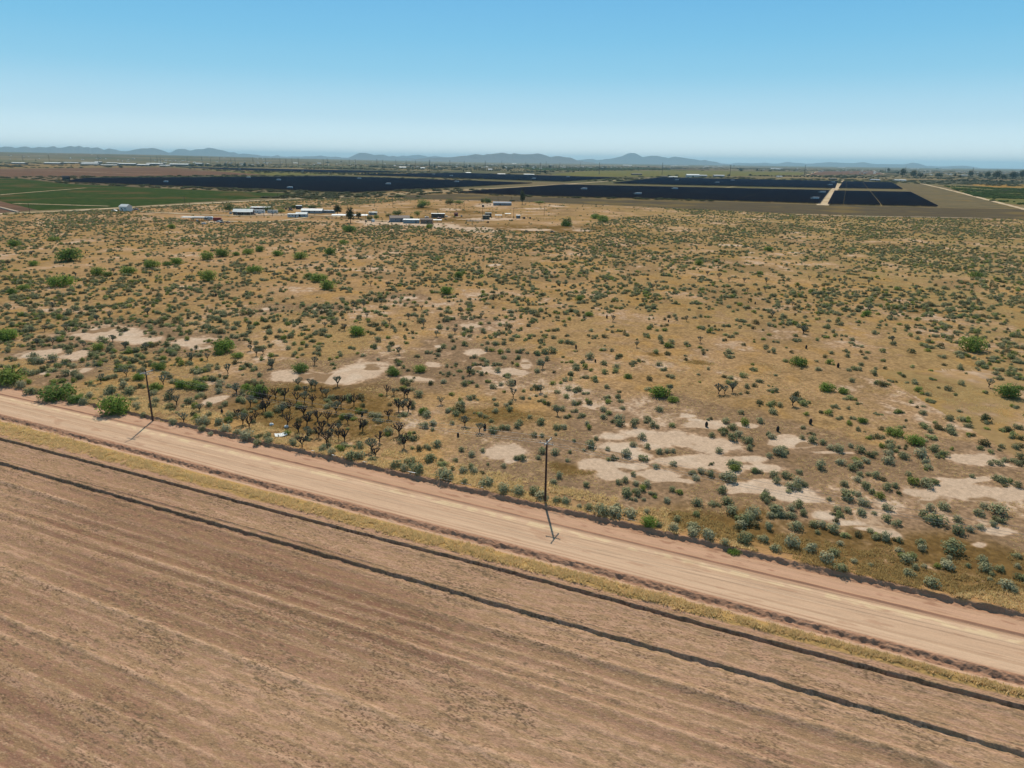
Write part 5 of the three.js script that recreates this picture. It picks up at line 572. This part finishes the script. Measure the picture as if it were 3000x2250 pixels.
{ // the far town: too small and too many to tell apart
  const R = rng(515), list = [], m = new THREE.Matrix4(), c = new THREE.Color(); while (list.length < 420) { const D = 5200 + 8000 * R(), az = (R() - .5) * 1.3, x = Math.sin(az) * D, z = -Math.cos(az) * D; if (fbm(x * .0011, z * .0011 + 3, 2) > .5) list.push([x, z]); }
  const o = shade(new THREE.InstancedMesh(mergeGeometries([gableWall(1, .6, .6, .25), gable(1, .6, .25, .6, .04, .03)].map((g) => g.index ? g.toNonIndexed() : g)), mat(214, 210, 202, .8), list.length)); o.name = 'far_town'; scene.add(o); tag(o, 'scattered pale buildings of a far town below the mountains', 'town', undefined, 'stuff');
  list.forEach(([x, z], i) => { m.makeRotationY(R() * 6.28); m.scale(new THREE.Vector3(12 + 26 * R() * R(), 5 + 3 * R(), 12 + 8 * R())); m.setPosition(x, farRise(x, z), z); o.setMatrixAt(i, m); const k = .45 + .6 * R(); o.setColorAt(i, c.setRGB(k, k, k)); });
}
{ // yard clutter
  const crate = (label, [x, z], w, m) => { const o = thing('storage_crate', label, 'crate', [x, .14, z], w), k = []; obj('body', box(w, w * .8, w * .9), m, o); for (let i = 0; i < 4; i++) k.push(box(w * 1.04, w * .06, w * .94, 0, w * (.05 + .22 * i), 0)); obj('slat_band', k, M_LUMBER, o); };
  const drum = (label, [x, z], m) => { const o = thing('oil_drum', label, 'drum', [x, .14, z], 0); obj('drum_body', new THREE.CylinderGeometry(.42, .42, 1.15, 16).translate(0, .575, 0), m, o); for (const y of [.38, .76, 1.13]) { const t = new THREE.TorusGeometry(.43, .025, 5, 18); t.rotateX(Math.PI / 2); t.translate(0, y, 0); obj('hoop', t, m, o); } };
  crate('grey storage crate beside the red container', [-238.5, -591], 1.8, mat(130, 128, 124)); crate('pale storage crate in front of the long low shade roof', [-257, -588], 1.6, mat(206, 200, 190)); crate('brown storage crate right of the porch house', [-236.2, -662], 1.5, mat(112, 84, 60)); crate('white storage crate behind the porch house', [-262, -672], 2.2, mat(220, 218, 214)); crate('dark storage crate left of the small tall shed', [-229, -745], 2.4, mat(64, 54, 48)); crate('brown storage crate left of the small tall shed', [-232.5, -742], 2, mat(104, 76, 58)); crate('blue-grey storage crate by the round water tank', [-124, -606], 1.3, mat(98, 108, 120)); crate('pale storage crate beside the red shed', [-49, -676], 1.7, mat(190, 186, 178)); crate('rusty storage crate at the end of the corral', [-22, -612], 1.6, mat(122, 82, 58)); crate('dark storage crate next to the tiny pale shed', [9, -662], 1.9, mat(70, 64, 60)); crate('brown storage crate between tiny shed and fence', [14.5, -664], 1.7, mat(96, 78, 62));
  drum('blue drum on the pale yard', [-104, -603], mat(52, 84, 120, .5)); drum('rusty drum beside the brown shed', [-66.5, -593], mat(120, 72, 46, .9)); drum('white drum by the mobile home', [-190, -634], mat(206, 206, 202, .6));
  const fence = thing('broken_fence', 'broken wooden fence beyond the tiny pale shed', 'fence', [16, .1, -655], .04); for (let i = 0; i < 9; i++) { obj('post', bar([i * 2.6, -.2, 0], [i * 2.6 + (i % 3) * .12, 1.5, (i % 2) * .1], .07), M_LUMBER, fence); if (i < 8 && i !== 4) for (const y of [.5, 1.1]) obj('rail', bar([i * 2.6, y, .08], [i * 2.6 + 2.6, y + (i % 3) * .06, .08], .04), M_LUMBER, fence); }
  // rubbish dumped among the chollas
  const put = (x, z) => [x, groundY(x, z), z], sheetIron = thing('dumped_sheet', 'bent white metal sheet dumped among the chollas near the bank', 'metal sheet', put(...LAYOUT.dump[0]), .5); { const g = new THREE.PlaneGeometry(2.2, 1.1, 22, 2), pp = g.attributes.position; for (let i = 0; i < pp.count; i++) pp.setZ(i, .06 * Math.sin(pp.getX(i) * 20) + .14 * pp.getX(i) ** 2); g.rotateX(-Math.PI / 2 + .25); g.computeVertexNormals(); obj('corrugated_sheet', g.translate(0, .3, 0), WHITE, sheetIron); const prop = box(.12, .4, .9, -.5, 0, 0); obj('timber_prop', prop, M_LUMBER, sheetIron); }
  LAYOUT.dump.slice(1).forEach(([x, z], i) => { const o = thing('dumped_bag', ['white rubbish bag left of the dumped metal sheet', 'pale rubbish bag behind the dumped metal sheet'][i], 'bag', put(x, z), i); const g = new THREE.IcosahedronGeometry(.34, 3), pp = g.attributes.position; for (let k = 0; k < pp.count; k++) { const f = 1 + .35 * (vn(pp.getX(k) * 6 + 9 + i, pp.getY(k) * 6 + pp.getZ(k) * 5) - .5); pp.setXYZ(k, pp.getX(k) * f * 1.3, Math.max(-.22, pp.getY(k) * f), pp.getZ(k) * f); } g.computeVertexNormals(); obj('bag_body', g.translate(0, .2, 0), WHITE, o); obj('knot', new THREE.ConeGeometry(.08, .2, 8).translate(0, .58, 0), WHITE, o); });
}
renderer.render(scene, camera);
